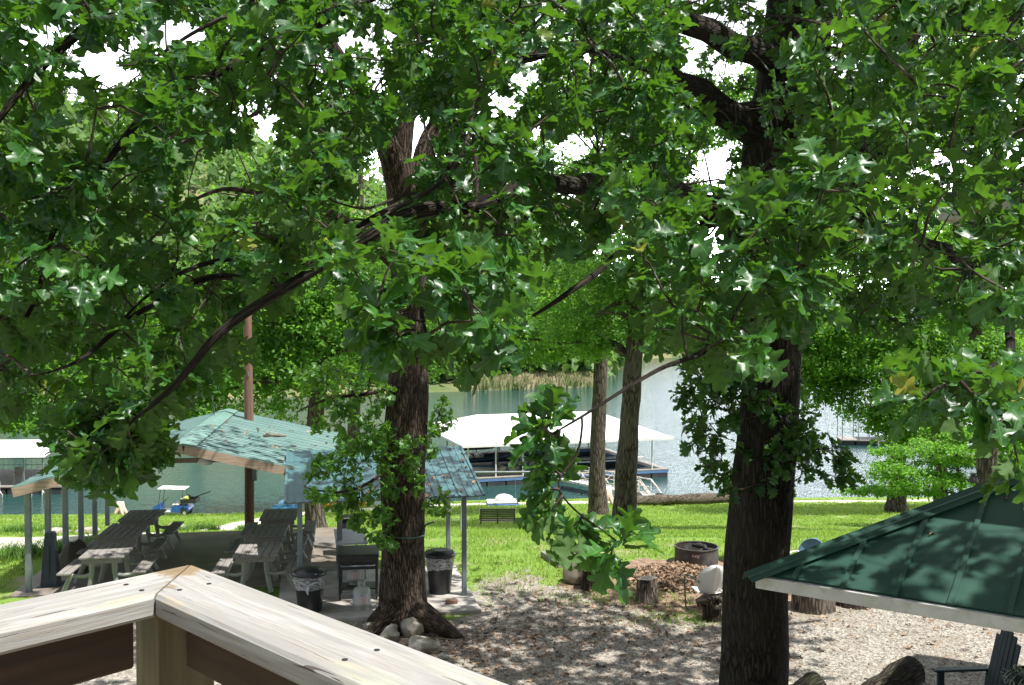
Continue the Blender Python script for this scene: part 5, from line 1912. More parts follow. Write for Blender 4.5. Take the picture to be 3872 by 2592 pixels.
# shell-back metal chair (white, seen from behind)
def shell_chair(label, loc, rz, shell, tube, arm_only=False):
    t_ = thing('lawn_chair', label, 'chair', loc, rz, group='shell-back lawn chairs round the fire ring')
    # back: fan shaped shell, local: faces +y, back towards -y
    n, mrows = 18, 10
    V = []
    for i in range(mrows + 1):
        if i <= 4:
            q_ = i / 4
            z = .36 + .27 * q_
            wdt = .16 + .125 * math.sin(q_ * math.pi / 2)
        else:
            q_ = (i - 4) / (mrows - 4) * math.pi / 2
            z = .63 + .26 * math.sin(q_)
            wdt = max(.002, .285 * math.cos(q_))
        v_ = (z - .36) / .53
        for k in range(n + 1):
            u_ = -1 + 2 * k / n
            y = -.20 - .20 * v_ + .09 * u_ * u_ - .004 * math.cos(u_ * 14)
            V.append((u_ * wdt, y, z))
    f = [(i * (n + 1) + k, i * (n + 1) + k + 1, (i + 1) * (n + 1) + k + 1, (i + 1) * (n + 1) + k) for i in range(mrows) for k in range(n)]
    b_ = MB().add(V, f)
    edge_ = [V[i * (n + 1)] for i in range(mrows + 1)] + [V[mrows * (n + 1) + k] for k in range(1, n)] + [V[i * (n + 1) + n] for i in range(mrows, -1, -1)]
    b_.build('backrest', shell, t_, 'all')
    ob = kids(t_)[0]
    so_ = ob.modifiers.new('thick', 'SOLIDIFY')
    so_.thickness = .008
    MB().tube(edge_, .011, 6, cap=False).build('rim', shell, t_, 'all')
    V = [(u_ * (.24 - .03 * (j / 6)), -.20 + j * .075, .36 + .03 * (j / 6) + .03 * u_ * u_ - (.03 if j == 6 else 0)) for j in range(7) for u_ in np.linspace(-1, 1, 9)]
    MB().add(V, [(j * 9 + k, j * 9 + k + 1, (j + 1) * 9 + k + 1, (j + 1) * 9 + k) for j in range(6) for k in range(8)]).build('seat', shell, t_, 'all')
    for s in (-1, 1):
        c = [(s * .27, -.27, .60), (s * .29, -.1, .64), (s * .30, .16, .63), (s * .30, .27, .56), (s * .29, .28, .3), (s * .28, .26, .05), (s * .28, .2, .016), (s * .27, -.1, .016), (s * .26, -.34, .016)]
        MB().tube(smooth_line([(*q, .014) for q in c], 4)[:, :3], .014, 8).build('arm_frame', tube, t_, 'all')
    MB().tube([(-.26, -.34, .016), (.26, -.34, .016)], .014, 8).build('rear_bar', tube, t_, 'all')
    return t_


g_ = G(2672, 2312, 0)
shell_chair('white shell-back metal lawn chair with green tube arms, seen from behind', (g_[0], g_[1], 0), .25, M['white_metal'], M['hose'])
g_ = np.array([(3062 - CX) / F * 18.6, 18.5, 0])
shell_chair('blue shell-back lawn chair with white tube arms peeking above the porch roof', (g_[0], g_[1] + .2, 0), math.pi * .75, mk('blue_chair_paint', (.10, .20, .27), (.085, .17, .235), 3, .45), M['white_metal'])
# wooden armchair behind the fire ring
g_ = G(2850, 2148, 0)
wc_ = thing('wooden_chair', 'brown wooden armchair behind the fire ring, half hidden by the big oak', 'chair', (g_[0], g_[1] + .5, 0), .4)
for sx in (-1, 1):
    for sy in (-1, 1):
        MB().box((sx * .27, sy * .26, .30), (.07, .07, .60), (.08 * sy, 0, 0)).build('leg', M['redwood'], wc_)
    MB().box((sx * .28, 0, .615), (.11, .66, .03), bev=.005).build('arm', M['redwood'], wc_)
MB().box((0, 0, .36), (.52, .5, .035)).build('seat', M['redwood'], wc_)
b_ = MB()
for k in range(4): b_.box((-.18 + k * .12, .28, .62), (.10, .025, .58), (-.2, 0, 0))
b_.build('backrest', M['redwood'], wc_)
# small white post by the stumps
g_ = G(3146, 2275, 0)
o = MB().box((0, 0, .12), (.08, .05, .26), bev=.008).build('marker_post', M['white_metal'], loc=tuple(g_))
tag(o, 'short white marker post between the two stumps under the gutter', 'marker')

# ---------------------------------------------------------------- bottom right: logs, teal chair, pot
def log(label, a, b, r, mat, cutm, seed=0, name='log'):
    a, b = np.asarray(a), np.asarray(b)
    t_ = thing(name, label, 'log', tuple((a + b) / 2 - np.array([0, 0, r])))
    c0 = np.array(t_.location)
    k = 9
    pts = [a + (b - a) * i / k - c0 for i in range(k + 1)]
    rad = [r * (1 + .07 * math.sin(i * 1.7 + seed)) for i in range(k + 1)]
    MB().tube(pts, rad, 24, cap=False, wob=.16).build('bark', M[mat], t_, 'all')
    for p_, q_, rr in ((pts[0], pts[1], rad[0]), (pts[-1], pts[-2], rad[-1])):
        d = (p_ - q_) / np.linalg.norm(p_ - q_)
        MB().tube([p_ - d * .02, p_ + d * .004], [rr * .98, rr * .95], 24, wob=.0).build('cut_face', M[cutm], t_)
    return t_


log('pale cut log end lying left of the mossy log at the bottom edge', P(2930, 2700, 13.0), P(3095, 2600, 13.35), .23, 'mossy', 'cut', 1)
log('dark mossy log tilted up to the right at the bottom edge', P(3230, 2690, 13.1), P(3450, 2535, 14.0), .22, 'mossy', 'stump_dark', 2)
log('small dark log end resting under the mossy log', P(3530, 2655, 13.4), P(3490, 2585, 14.2), .13, 'stump_dark', 'stump_dark', 3)
g_ = np.array([(3705 - CX) / F * 12.35, 12.35])
ad = thing('adirondack_chair', 'dark teal plastic garden chair facing left at the bottom right corner', 'chair', (g_[0], g_[1], 0), math.pi / 2 + .08)
# local: faces +y
b_ = MB()
for k in range(6):
    u_ = (-2.5 + k) / 2.5
    hh2 = .92 - .12 * u_ * u_
    b_.box((u_ * .22, -.26 - .09, .30 + hh2 / 2), (.082, .022, hh2), (.22, 0, 0), bev=.006)
b_.build('backrest', M['teal_plastic'], ad)
b_ = MB()
for k in range(5): b_.box((0, -.18 + k * .105, .30 + k * .022), (.50, .095, .02), (.2, 0, 0), bev=.005)
b_.build('seat', M['teal_plastic'], ad)
for s in (-1, 1):
    MB().box((s * .32, .02, .60), (.12, .74, .03), (-.0, 0, 0), bev=.01).build('arm', M['teal_plastic'], ad)
    MB().box((s * .30, .30, .29), (.04, .09, .60), bev=.006).build('leg', M['teal_plastic'], ad)
    MB().bar((s * .28, .32, .33), (s * .28, -.55, .03), .035, .10).build('leg', M['teal_plastic'], ad)
    MB().bar((s * .30, -.36, .60), (s * .28, -.30, .2), .035, .07).build('arm_support', M['teal_plastic'], ad)
g_ = np.array([(3915 - CX) / F * 12.0, 12.0])
pot = thing('flower_pot', 'dark pot with pale curling stems at the right edge', 'flower pot', (g_[0], g_[1], .45))
MB().lathe([(.12, 0), (.20, .25), (.23, .36), (.21, .36), (.18, .30), (.02, .28)], 24).build('pot', M['teal_plastic'], pot, True)
MB().lathe([(.20, .285), (.10, .30), (.01, .305)], 20).build('soil', M['stump_dark'], pot, True)
MB().box((0, 0, -.225), (.45, .4, .44), bev=.02).build('plinth', M['redwood'], pot)
b_ = MB()
for k in range(9):
    a = 2.2 + k * .42
    c = [(.1 * math.cos(a) , .1 * math.sin(a), .30)]
    for q in range(1, 12):
        c.append((math.cos(a) * (.10 + .022 * q) + .035 * math.cos(q * 1.3), math.sin(a) * (.10 + .022 * q) + .03 * math.sin(q * 1.1), .32 + .09 * math.sin(q * .55) + .03 * math.sin(q * 1.4)))
    b_.tube(smooth_line([(*q, .004) for q in c], 3)[:, :3], .004, 5, cap=False)
b_.build('stems', mk('pale_stem', (.42, .45, .34), (.3, .34, .24), 5, .6), pot, 'all')

# wind chime and floodlight
wcp = P(3683, 985, 5.0)
wch = thing('wind_chime', 'dark metal wind chime hanging among the leaves at the right', 'wind chime', tuple(wcp))
MB().lathe([(.055, 0), (.06, .012), (.03, .03), (.005, .035)], 18).build('top_disc', M['black_metal'], wch, True)
for k in range(5):
    a = k * 1.2566
    MB().cyl((.042 * math.cos(a), .042 * math.sin(a), -.02), (.042 * math.cos(a), .042 * math.sin(a), -.22 - .02 * k), .0085, 10).build('tube', M['black_metal'], wch, True)
MB().tube([(0, 0, .03), (0, 0, .22)], .003, 5).build('cord', M['black_metal'], wch)
b_ = MB()
b_.cyl((0, 0, -.19), (0, 0, -.18), .028, 14)
b_.tube([(0, 0, 0), (0, 0, -.30)], .0015, 4)
b_.build('clapper', M['redwood'], wch)
fpz = P(3680, 1822, 29.6)
flo = thing('floodlight', 'black floodlight bracketed to the stout oak behind the porch roof', 'floodlight', tuple(fpz))
MB().lathe([(.05, .20), (.11, .16), (.16, .0), (.15, -.02), (.12, .0), (.02, .05)], 20).build('shade', M['black_metal'], flo, True)
b_ = MB()
b_.tube([(0, 0, .18), (.05, 0, .24), (.2, .1, .24), (.38, .25, .20)], .02, 8)
b_.box((.0, 0, .21), (.12, .12, .10), bev=.02)
b_.build('bracket', M['black_metal'], flo, True)

# ---------------------------------------------------------------- lawn things: swing, log, pedal boat, kayak, golf cart
def gpt(px, d): 
    x = (px - CX) / F * d
    return np.array([x, d, float(gz(x, d))])


g_ = gpt(1880, 33)
sf = thing('swing_frame', 'green A-shaped tube frame holding the bench swing', 'swing frame', tuple(g_), .05)
b_ = MB()
b_.tube([(-1.15, 0, 2.05), (1.15, 0, 2.05)], .035, 10)
b_.build('top_bar', M['steel'], sf, True)
for sx in (-1, 1):
    for sy in (-1, 1):
        MB().tube([(sx * 1.15, 0, 2.05), (sx * 1.25, sy * .75, -.12)], .032, 10).build('leg', mk('sage_tube', (.20, .27, .22), (.16, .22, .18), 4, .5), sf, True)
sw = thing('bench_swing', 'dark slatted bench swing hanging on chains, seen from behind on the lawn', 'bench swing', tuple(g_ + np.array([0, 0, 0])), .05)
b_ = MB()
for k in range(7): b_.box((0, -.25 - k * .02, .47 + k * .065), (1.18, .02, .05), (.25, 0, 0))
for x in (-.56, 0, .56): b_.box((x, -.33, .62), (.05, .03, .56), (.25, 0, 0))
b_.build('backrest', mk('dark_slat', (.040, .042, .030), (.06, .06, .045), 6, .7, stretch=(.4, 5, 5)), sw)
b_ = MB()
for k in range(6): b_.box((0, -.20 + k * .085, .42), (1.18, .07, .022))
b_.build('seat', M['gray_wood'], sw)
for s in (-1, 1):
    MB().tube([(s * .60, .05, .42), (s * .60, -.22, .66)], .02, 6).build('arm', M['gray_wood'], sw)
    b_ = MB()
    b_.tube([(s * .60, .20, .42), (s * .62, 0, 1.4), (s * .62, 0, 2.05)], .008, 5)
    b_.tube([(s * .60, -.22, .66), (s * .62, 0, 1.4)], .008, 5)
    b_.build('chain', M['steel'], sw)

la, lb = gpt(2385, 60), gpt(2800, 60)
log('long thick fallen log lying on the shore right of the gangway', la + np.array([0, 0, .30]), lb + np.array([0, 1.2, .30]), .33, 'stump', 'cut', 4, 'fallen_log')

g_ = gpt(1900, 62.3)
pb_ = thing('pedal_boat', 'white and blue pedal boat pulled up on the grass beyond the swing', 'pedal boat', tuple(g_), .1)
b_ = MB()
b_.box((0, 0, .12), (2.05, 1.3, .22), bev=.09)
b_.build('hull', M['blue'], pb_)
b_ = MB()
b_.box((0, 0, .27), (2.0, 1.25, .10), bev=.05)
b_.rock((.1, 0, .42), (1.2, 1.0, .62), 71, (18, 10), .05, 0, 0)
b_.build('deck', M['white_metal'], pb_, True)
g_ = gpt(1082, 66)
kb = thing('paddle_board', 'bright blue moulded paddle boat on the shore beyond the right table row', 'paddle boat', tuple(g_ + np.array([0, 0, .05])), .12)
b_ = MB()
for s in (-1, 1):
    b_.tube([(-1.0 , s * .45, .28), (-.8, s * .45, .12), (-.1, s * .45, .10), (.65, s * .45, .14), (.95, s * .45, .34)], [.05, .17, .22, .18, .06], 12)
b_.build('float', M['cyan'], kb, True)
b_ = MB()
b_.tube([(-.45, 0, .25), (-.15, 0, .45), (.0, 0, .62), (.2, 0, .5), (.5, 0, .28)], [.30, .30, .2, .3, .28], 14)
b_.build('seat_shell', mk('pale_cyan', (.34, .62, .80), (.22, .5, .75), 3, .4), kb, True)
g_ = gpt(1300, 65)
ky = thing('kayak', 'orange-yellow kayak on the shore glimpsed through the oak shoots', 'kayak', tuple(g_ + np.array([0, 0, .1])), .05)
MB().tube([(-1.5, 0, .22), (-1.1, 0, .14), (0, 0, .12), (1.1, 0, .14), (1.5, 0, .22)], [.04, .22, .32, .22, .04], 14).build('hull', M['yellow'], ky, True)
b_ = MB()
V = [(.52 * math.cos(a), .19 * math.sin(a), .435) for a in np.linspace(0, 6.28, 24, endpoint=False)]
b_.tube(V + [V[0]], .025, 6, cap=False)
b_.build('cockpit_rim', M['black'], ky, True)

# golf cart (front to the left)
g_ = gpt(652, 62.5)
gcart = thing('golf_cart', 'blue golf cart with white canopy and cargo bed parked at the water edge', 'golf cart', tuple(g_), .06)
b_ = MB()
prof = [(-.02, .30), (-.02, .62), (.10, .66), (.55, .68), (.78, .70), (1.02, .62), (1.12, .46), (1.10, .36), (1.0, .34), (.95, .50), (.78, .60), (.60, .52), (.50, .30)]
V = [(x, y, z) for y in (-.58, .58) for x, z in prof]
n = len(prof)
b_.add(V, [tuple(range(n)), tuple(range(2 * n - 1, n - 1, -1))] + [((i + 1) % n, i, n + i, n + (i + 1) % n) for i in range(n)])
b_.build('body', M['blue'], gcart, True)
b_ = MB()
prof = [(-1.22, .34), (-1.24, .50), (-1.12, .66), (-.86, .80), (-.74, .82), (-.72, .36)]
n = len(prof)
V = [(x, y, z) for y in (-.50, .50) for x, z in prof]
b_.add(V, [tuple(range(n - 1, -1, -1)), tuple(range(n, 2 * n))] + [(i, (i + 1) % n, n + (i + 1) % n, n + i) for i in range(n)])
b_.build('front_cowl', M['blue'], gcart, True)
MB().box((-.35, 0, .315), (1.0, 1.05, .06), bev=.01).build('floor', M['white_metal'], gcart)
b_ = MB()
b_.box((.25, 0, .745), (.50, 1.0, .11), bev=.04)
b_.box((.56, 0, 1.02), (.10, 1.0, .30), (0, .15, 0), bev=.04)
b_.build('seat', M['boat_cream'], gcart, True)
MB().box((-.02, 0, 1.76), (1.72, 1.15, .07), (0, .03, 0), bev=.03).build('canopy', M['white_metal'], gcart)
for s in (-1, 1):
    MB().tube([(-.84, s * .48, .78), (-.70, s * .50, 1.75)], .018, 8).build('canopy_post', M['black_metal'], gcart, True)
    MB().tube([(.70, s * .50, .70), (.68, s * .50, 1.75)], .018, 8).build('canopy_post', M['black_metal'], gcart, True)
b_ = MB()
b_.tube([(-.72, -.22, .62), (-.42, -.22, 1.08)], .018, 8)
b_.tube([(-.42 + .17 * .8 * math.cos(a), -.22 + .17 * math.sin(a), 1.08 + .17 * .55 * math.cos(a)) for a in np.linspace(0, 6.29, 18)], .014, 6, cap=False)
b_.build('steering_wheel', M['black'], gcart, True)
b_ = MB()
b_.box((1.02, 0, .86), (.98, 1.05, .03))
for s in (-1, 1): b_.box((1.02, s * .52, .98), (.98, .03, .24))
b_.box((.54, 0, .98), (.03, 1.02, .24))
b_.box((1.50, 0, .98), (.03, 1.02, .24))
b_.build('cargo_bed', M['black_metal'], gcart)
b_ = MB()
b_.tube([(.2, -.54, .62), (.26, -.56, .86), (.46, -.56, .93), (.50, -.54, .62)], .016, 6)
b_.build('arm_rail', M['black_metal'], gcart, True)
for x, r in ((.79, .235), (-.98, .225)):
    for s in (-1, 1):
        wb = MB()
        V0 = [(r * .80, -.09), (r, -.07), (r, .07), (r * .80, .09), (r * .55, .06), (r * .55, -.06), (r * .80, -.09)]
        wb.lathe(V0, 22, cap=False)
        wb.v[-1] = wb.v[-1] @ rotm(math.pi / 2, 0, 0).T + np.array([x, s * .50, r])
        wo = wb.build('wheel', M['rubber'], gcart, True)
        rb_ = MB().lathe([(r * .56, -.05), (r * .5, .04), (r * .2, .05), (.01, .05)], 18)
        rb_.v[-1] = rb_.v[-1] @ rotm(math.pi / 2 if s < 0 else -math.pi / 2, 0, 0).T + np.array([x, s * .50, r])
        rb_.build('rim', M['white_metal'], wo, True)
pole_o = thing('pole', 'long dark pole sticking out backwards from the golf cart bed', 'pole', tuple(g_ + np.array([1.25, .05, 1.05])))
MB().tube([(-.5, 0, -.10), (1.1, 0, .48)], .035, 8).build('shaft', M['black_metal'], pole_o)
bagk = thing('cargo_bag', 'lime and black bag lying in the golf cart bed', 'bag', tuple(g_ + np.array([.86, -.1, .98])))
MB().rock((0, 0, .12), (.36, .4, .30), 81, (14, 10), .15, 0, 0).build('body', mk('lime_fabric', (.55, .62, .12), (.45, .5, .1), 4, .8), bagk, True)
MB().tube([(.16, 0, .02), (.22, 0, .26), (.10, 0, .40)], [.06, .07, .05], 8).build('strap', M['black'], bagk, True)

# bleached driftwood stumps on the shore
def driftwood(label, g_, h, seed):
    t_ = thing('driftwood_stump', label, 'driftwood', tuple(g_))
    b_ = MB()
    for k, (a, r) in enumerate(((.3, .12), (2.4, .13), (4.1, .10), (5.4, .09))):
        b_.tube([(.05 * math.cos(a), .05 * math.sin(a), h), (.10 * math.cos(a), .10 * math.sin(a), h * .55), (.32 * math.cos(a), .30 * math.sin(a), h * .22), (.48 * math.cos(a), .4 * math.sin(a), -.05)], [r * 1.4, r * 1.5, r, r * .6], 9, wob=.4)
    b_.build('roots', M['bleached'], t_, 'all')
    return t_


driftwood('pale pinkish driftwood stump at the water edge behind the left posts', gpt(447, 63.0), .85, 1)
driftwood('bleached driftwood stump between the two lawn oaks near the gangway', gpt(2302, 61), 1.0, 2)
# stones along path
for i, (px, d, w, lab) in enumerate(((660, 45, 1.0, 'pale flat boulder in the grass below the golf cart'), (205, 26.6, .75, 'long flat white stone at the far edge of the gravel path'), (320, 27.5, .7, 'tan stone at the far path edge behind the left posts'), (760, 31, .45, 'small white stone beside the path below the tall grass'), (345, 24.0, .35, 'small tan stone beside the third left post'), (868, 36, .6, 'pale stone at the bend of the gravel path'))):
    g_ = gpt(px, d)
    o = MB().rock((0, 0, w * .10), (w, w * .6, w * .34), 90 + i, (18, 10), .25, .3 * i).build('stone', M['rock'], loc=tuple(g_), smooth=True)
    tag(o, lab, 'stone', 'stones along the gravel path')


# ---------------------------------------------------------------- docks, boats, gangway
def frame2(o2, d2):
    d2 = np.asarray(d2, float) / np.linalg.norm(d2)
    return math.atan2(d2[1], d2[0])


dk0 = np.array([-3.45, 74.6])
ang = frame2(None, (16.25, 5.0))
dock = thing('boat_dock', 'large floating boat dock with white hip roof and many slips', 'boat dock', (dk0[0], dk0[1], WATER), ang)
LX, LY = 16.9, 14.0
EH = 3.25
r_ = MB()
e0, e1_, e2_, e3 = (-.5, -.5, EH), (LX + .3, -.5, EH), (LX + .3, LY + .5, EH), (-.5, LY + .5, EH)
k0, k1 = (2.6, LY / 2, EH + 1.55), (LX - 3.5, LY / 2, EH + 1.55)
for q in ([e0, e1_, k1, k0], [e1_, e2_, k1], [e2_, e3, k0, k1], [e3, e0, k0]): r_.slab(q, .05)
r_.build('roof', M['white_metal'], dock)
b_ = MB()
for a, c in ((e0, e1_), (e1_, e2_), (e2_, e3), (e3, e0)):
    a, c = np.array(a), np.array(c)
    b_.bar(a + (0, 0, -.10), c + (0, 0, -.10), .05, .16)
b_.build('fascia', M['white_metal'], dock)
tr_ = MB()
for k in range(8):
    x = .2 + k * 2.18
    tr_.bar((x, 0, EH - .05), (x, LY, EH - .05), .08, .10)
    tr_.bar((x, .1, EH - .1), (x, LY / 2, EH - .5), .05, .05)
tr_.build('truss', M['steel'], dock)
for k in range(8):
    x = .1 + k * 2.2
    for y in (0, LY / 2, LY):
        if y == LY / 2 and k % 2: continue
        MB().box((x, y, EH / 2 + .2), (.09, .09, EH - .4), bev=.01).build('post', M['white_metal'] if y == 0 else M['steel'], dock)
dp_, fl_, tr2_ = MB(), MB(), MB()
for (x0, x1, y0, y1) in ((0, LX, -.2, 1.0), (0, LX, LY / 2 - .6, LY / 2 + .6), (0, LX, LY - .8, LY + .3), (-.1, 1.0, 1.0, LY / 2 - .6), (5.2, 6.2, 1.0, LY / 2 - .6), (9.6, 10.5, 1.0, LY / 2 - .6), (LX - 1.2, LX, 1.0, LY / 2 - .6), (-.1, 1.0, LY / 2 + .6, LY - .8), (7, 8, LY / 2 + .6, LY - .8), (LX - 1.2, LX, LY / 2 + .6, LY - .8)):
    dp_.box(((x0 + x1) / 2, (y0 + y1) / 2, .62), (x1 - x0, y1 - y0, .07))
    tr2_.box(((x0 + x1) / 2, (y0 + y1) / 2, .46), (x1 - x0 - .02, y1 - y0 - .02, .20))
    nx_ = max(1, int((x1 - x0) / 1.5))
    for q in range(nx_):
        fl_.box((x0 + (q + .5) * (x1 - x0) / nx_, (y0 + y1) / 2, .12), ((x1 - x0) / nx_ - .08, y1 - y0 - .06, .42), bev=.04)
dp_.build('deck', M['dock_deck'], dock)
tr2_.build('trim', M['dock_blue'], dock)
fl_.build('float', M['dock_float'], dock)
b_ = MB()
for x in np.arange(8.6, LX, 1.8): b_.tube([(x, -.1, 1.5), (x + 1.8, -.1, 1.5)], .02, 5)
b_.build('handrail', M['steel'], dock)
b_ = MB()
b_.box((13.9, -.3, 1.75), (1.3, .5, .06))
b_.tube([(13.9, -.3, -.6), (13.9, -.3, 1.75)], .05, 8)
b_.tube([(13.5, -.2, .6), (13.9, -.3, 1.6)], .04, 6)
b_.build('fish_bench', M['rust_white'], dock)


def boat(label, px_local, L, Wd, hullm, canopy=False, windshield=True, rz=0):
    ca, sa = math.cos(ang), math.sin(ang)
    x, y = px_local
    w_ = dk0 + np.array([ca * x - sa * y, sa * x + ca * y])
    t_ = thing('motor_boat', label, 'boat', (w_[0], w_[1], WATER), ang + rz)
    prof = []
    st = 12
    V = []
    for i in range(st + 1):
        u_ = i / st
        wd = Wd / 2 * (1 - max(0, (u_ - .45) / .55) ** 2.2) + .02
        xx = (u_ - .5) * L
        sh_ = .78 + .30 * u_ ** 2
        keel = .05 + .35 * max(0, (u_ - .6) / .4) ** 2
        V += [(xx, 0, keel), (xx, wd * .75, keel + .22), (xx, wd, sh_ * .75), (xx, wd, sh_), (xx, wd * .86, sh_), (xx, wd * .7, sh_ - .30), (xx, 0, sh_ - .32 + (.30 if u_ > .68 else 0)), (xx, -wd * .7, sh_ - .30), (xx, -wd * .86, sh_), (xx, -wd, sh_), (xx, -wd, sh_ * .75), (xx, -wd * .75, keel + .22)]
    n = 12
    f = [(i * n + k, i * n + (k + 1) % n, (i + 1) * n + (k + 1) % n, (i + 1) * n + k) for i in range(st) for k in range(n)] + [tuple(range(n - 1, -1, -1)), tuple(range(st * n, st * n + n))]
    MB().add(V, f).build('hull', hullm, t_, True)
    b_ = MB()
    for s in (-1, 1): b_.tube([((i / st - .5) * L, s * (Wd / 2 * (1 - max(0, (i / st - .45) / .55) ** 2.2) + .03), .62 + .26 * (i / st) ** 2) for i in range(st)], .03, 6)
    b_.build('rub_rail', M['dock_blue'], t_, True)
    b_ = MB()
    b_.box((-.1 * L, 0, .85), (.5, Wd * .7, .5), bev=.06)
    b_.box((-.28 * L, 0, .75), (.5, Wd * .7, .4), bev=.06)
    b_.build('seat', M['boat_cream'], t_, True)
    if windshield:
        b_ = MB()
        b_.slab([(.05 * L, -Wd * .38, 1.0), (.05 * L, Wd * .38, 1.0), (-.02 * L, Wd * .34, 1.45), (-.02 * L, -Wd * .34, 1.45)], .02)
        b_.build('windshield', M['canvas'], t_)
    MB().box((-.5 * L - .12, 0, .8), (.3, .35, .6), bev=.08).build('outboard', M['black'], t_)
    if canopy:
        b_ = MB()
        b_.slab([(-.3 * L, -Wd * .5, 2.0), (.12 * L, -Wd * .5, 1.7), (.12 * L, Wd * .5, 1.7), (-.3 * L, Wd * .5, 2.0)], .05)
        b_.build('canopy', M['canvas'], t_)
        for s in (-1, 1):
            b_ = MB()
            b_.tube([(-.3 * L, s * Wd * .48, 1.98), (-.1 * L, s * Wd * .48, .9)], .02, 6)
            b_.tube([(.12 * L, s * Wd * .48, 1.68), (-.1 * L, s * Wd * .48, .9)], .02, 6)
            b_.build('canopy_frame', M['steel'], t_)
    return t_


boat('cream motor boat moored in the front left slip of the large dock', (3.0, 2.6), 4.6, 1.8, M['boat_cream'], False, True, math.pi)
boat('dark boat with raised canopy moored in the middle of the large dock', (8.0, 4.2), 4.2, 1.9, M['blue'], True, False, .2)
boat('covered boat in the back row of the large dock', (4.2, 10.2), 5.0, 2.0, M['canvas'], True, False, 0)
# hoisted dinghy under roof
hb = boat('dark rowing boat hoisted under the left end of the white dock roof', (2.4, 4.4), 3.2, 1.2, M['stump_dark'], False, False, 0)
hb.location.z = WATER + 2.15

ga, gb_ = P(2128, 1806, 74.5), gpt(2492, 66.5)
ga[2] = WATER + .68
gb_[2] += .15
gw = thing('gangway', 'white truss gangway bridging from the shore to the large dock', 'gangway', tuple(gb_))
va = ga - gb_
side = np.cross(va, (0, 0, 1))
side /= np.linalg.norm(side)
MB().slab([side * .55, -side * .55, va - side * .55, va + side * .55], .10).build('walkway', M['white_metal'], gw)
for s in (-1, 1):
    b_ = MB()
    o_ = side * .58 * s
    nseg = 8
    hgt = 1.05
    for k in range(nseg + 1):
        q = va * k / nseg + o_
        h = hgt if k > 0 else .0
        if k > 0: b_.bar(q, q + (0, 0, h), .05)
    for k in range(nseg):
        q, q2 = va * k / nseg + o_, va * (k + 1) / nseg + o_
        t0_, t1_ = (q + (0, 0, hgt if k else 0)), q2 + (0, 0, hgt)
        b_.bar(t0_, t1_, .07)
        if k: b_.bar(q + (0, 0, .5), q2 + (0, 0, .5), .04)
        b_.bar(q if k % 2 else t0_, t1_ if k % 2 else q2, .05)
    b_.bar(o_, va + o_, .06, .16)
    b_.build('side_truss', M['rust_white'], gw)
for px, d, lab in ((2412, 67.0, 'black drum float half hidden behind the fallen log'), (2497, 66.2, 'black drum float at the foot of the gangway')):
    g_ = gpt(px, d)
    o = MB().rock((0, 0, .25), (.75, .6, .6), 5, (16, 10), .05, 0, 0).build('drum_float', M['rubber'], loc=tuple(g_), smooth=True)
    tag(o, lab, 'float')

# left dock
l0 = np.array([-42.0, 71.5])
ld = thing('boat_dock', 'small dock with bright white roof at the left edge', 'boat dock', (l0[0], l0[1], WATER), .03)
r_ = MB()
r_.slab([(0, -.3, 2.75), (7.7, -.3, 2.75), (7.7, 4, 3.5), (0, 4, 3.5)], .05)
r_.slab([(0, 4, 3.5), (7.7, 4, 3.5), (7.7, 8, 2.75), (0, 8, 2.75)], .05)
r_.build('roof', M['white_metal'], ld)
for x in (.3, 4.1, 6.1, 7.5):
    for y in (0, 7.6):
        MB().box((x, y, 1.5), (.10, .10, 2.4)).build('post', M['steel'], ld)
b_ = MB()
b_.box((4.2, 3.8, .55), (9.6, 8.2, .10))
b_.build('deck', M['dock_deck'], ld)
b_ = MB()
for k in range(7): b_.box((.2 + k * 1.35, 3.8, .18), (1.25, 8.1, .5), bev=.05)
b_.build('float', M['dock_float'], ld)
b_ = MB()
for z in (1.0, 1.5): b_.tube([(0, 7.7, z), (8.8, 7.7, z)], .025, 5)
for k in range(20): b_.tube([(k * .45, 7.7, .6), (k * .45, 7.7, 1.5)], .015, 4)
b_.build('handrail', M['steel'], ld)
b_ = MB()
for x in (4.5, 6.6, 7.6):
    b_.tube([(x, -.35, 1.0), (x, -.4, -.5)], .05, 6)
    b_.tube([(x, -.35, .3), (x + .6, -.5, -.5)], .04, 6)
b_.build('brace', M['rust_white'], ld)
td = thing('round_table', 'white round pedestal table standing on the left dock', 'table', (l0[0] + 6.9, l0[1] + 2.0, WATER + .6))
MB().lathe([(.40, 1.02), (.62, 1.04), (.62, 1.09), (.01, 1.09)], 24).build('tabletop', M['white_metal'], td, True)
MB().lathe([(.22, 0), (.16, .1), (.14, .8), (.22, 1.02)], 14).build('pedestal', M['white_metal'], td, True)
dc_ = thing('deck_chair', 'grey reclining chair standing on the left dock', 'chair', (l0[0] + 5.0, l0[1] + 1.6, WATER + .6), .4)
MB().box((0, 0, .42), (.6, .7, .05)).build('seat', M['dock_deck'], dc_)
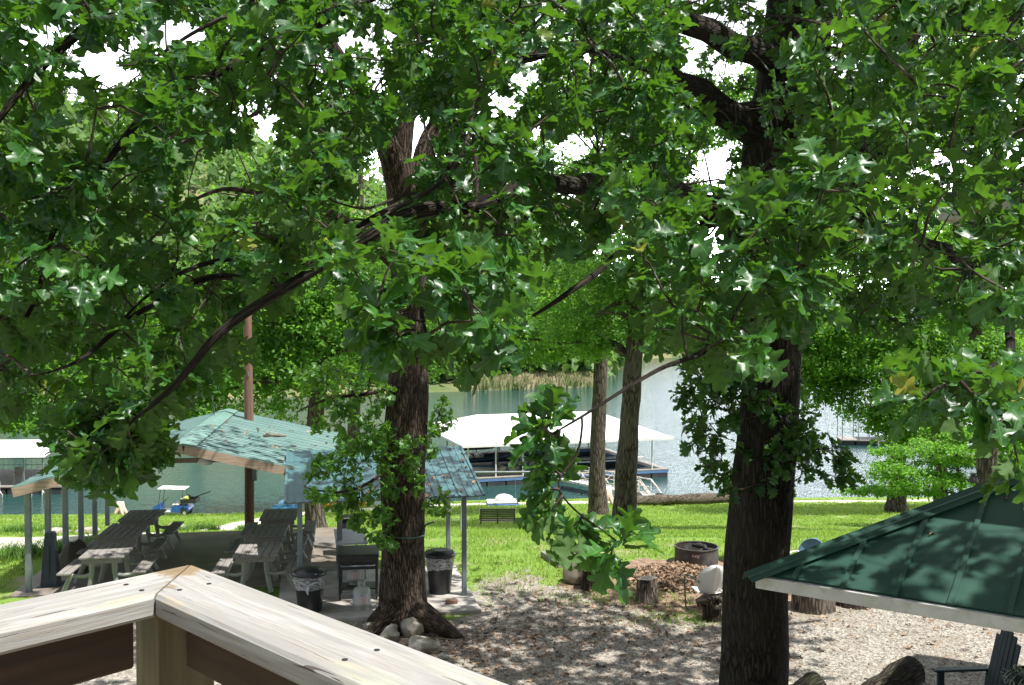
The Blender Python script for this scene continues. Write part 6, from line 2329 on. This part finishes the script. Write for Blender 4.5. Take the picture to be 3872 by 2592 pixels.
MB().box((0, .45, .75), (.6, .06, .75), (-.4, 0, 0)).build('backrest', M['dock_deck'], dc_)
for s in (-1, 1):
    MB().tube([(s * .3, -.3, 0), (s * .3, -.3, .6), (s * .3, .4, .6), (s * .3, .3, 0)], .03, 6).build('leg_frame', M['rust_white'], dc_)


def open_dock(label, px, d, L, rz, group='open swim docks on the right', sc=1.0):
    x = (px - CX) / F * d
    t_ = thing('swim_dock', label, 'dock', (x, d, WATER), rz, group)
    b_ = MB()
    b_.box((L / 2, 1.5, .5), (L, 3, .10))
    b_.build('deck', M['dock_deck'], t_)
    b_ = MB()
    for k in range(max(2, int(L / 1.4))): b_.box((.7 + k * 1.4, 1.5, .2), (1.25, 2.8, .46), bev=.05)
    b_.build('float', M['dock_float'], t_)
    for k in range(int(L / 1.6) + 1):
        for y in (.1, 2.9):
            MB().box((.1 + k * 1.6, y, 1.75), (.07, .07, 2.5)).build('post', M['steel'], t_)
    b_ = MB()
    for y in (.1, 2.9):
        b_.bar((0, y, 3.0), (L, y, 3.0), .07)
        b_.bar((0, y, 1.35), (L, y, 1.35), .04)
    for k in range(int(L / 1.6) + 1): b_.bar((.1 + k * 1.6, .1, 3.0), (.1 + k * 1.6, 2.9, 3.0), .06)
    b_.build('rail_frame', M['steel'], t_)
    b_ = MB()
    b_.slab([(L * .35, -.1, 3.05), (L + .2, -.1, 3.05), (L + .2, 3.1, 3.2), (L * .35, 3.1, 3.2)], .04)
    b_.build('roof', M['white_metal'], t_)
    MB().bar((L * .45, -.1, -.5), (L * .45, -.1, 1.0), .08).build('ladder', M['white_metal'], t_)
    return t_


open_dock('open framed dock with white ladder seen right of the big oak', 3185, 99, 8, -.15)
open_dock('open framed dock glimpsed through leaves left of the floodlight oak', 3560, 88, 7, .1)
open_dock('tiny white railed dock far across the lake, left one', 2600, 325, 6.5, 0, 'distant docks across the lake')
open_dock('tiny dark roofed dock far across the lake, beside the white railed one', 2668, 330, 7, 0, 'distant docks across the lake')
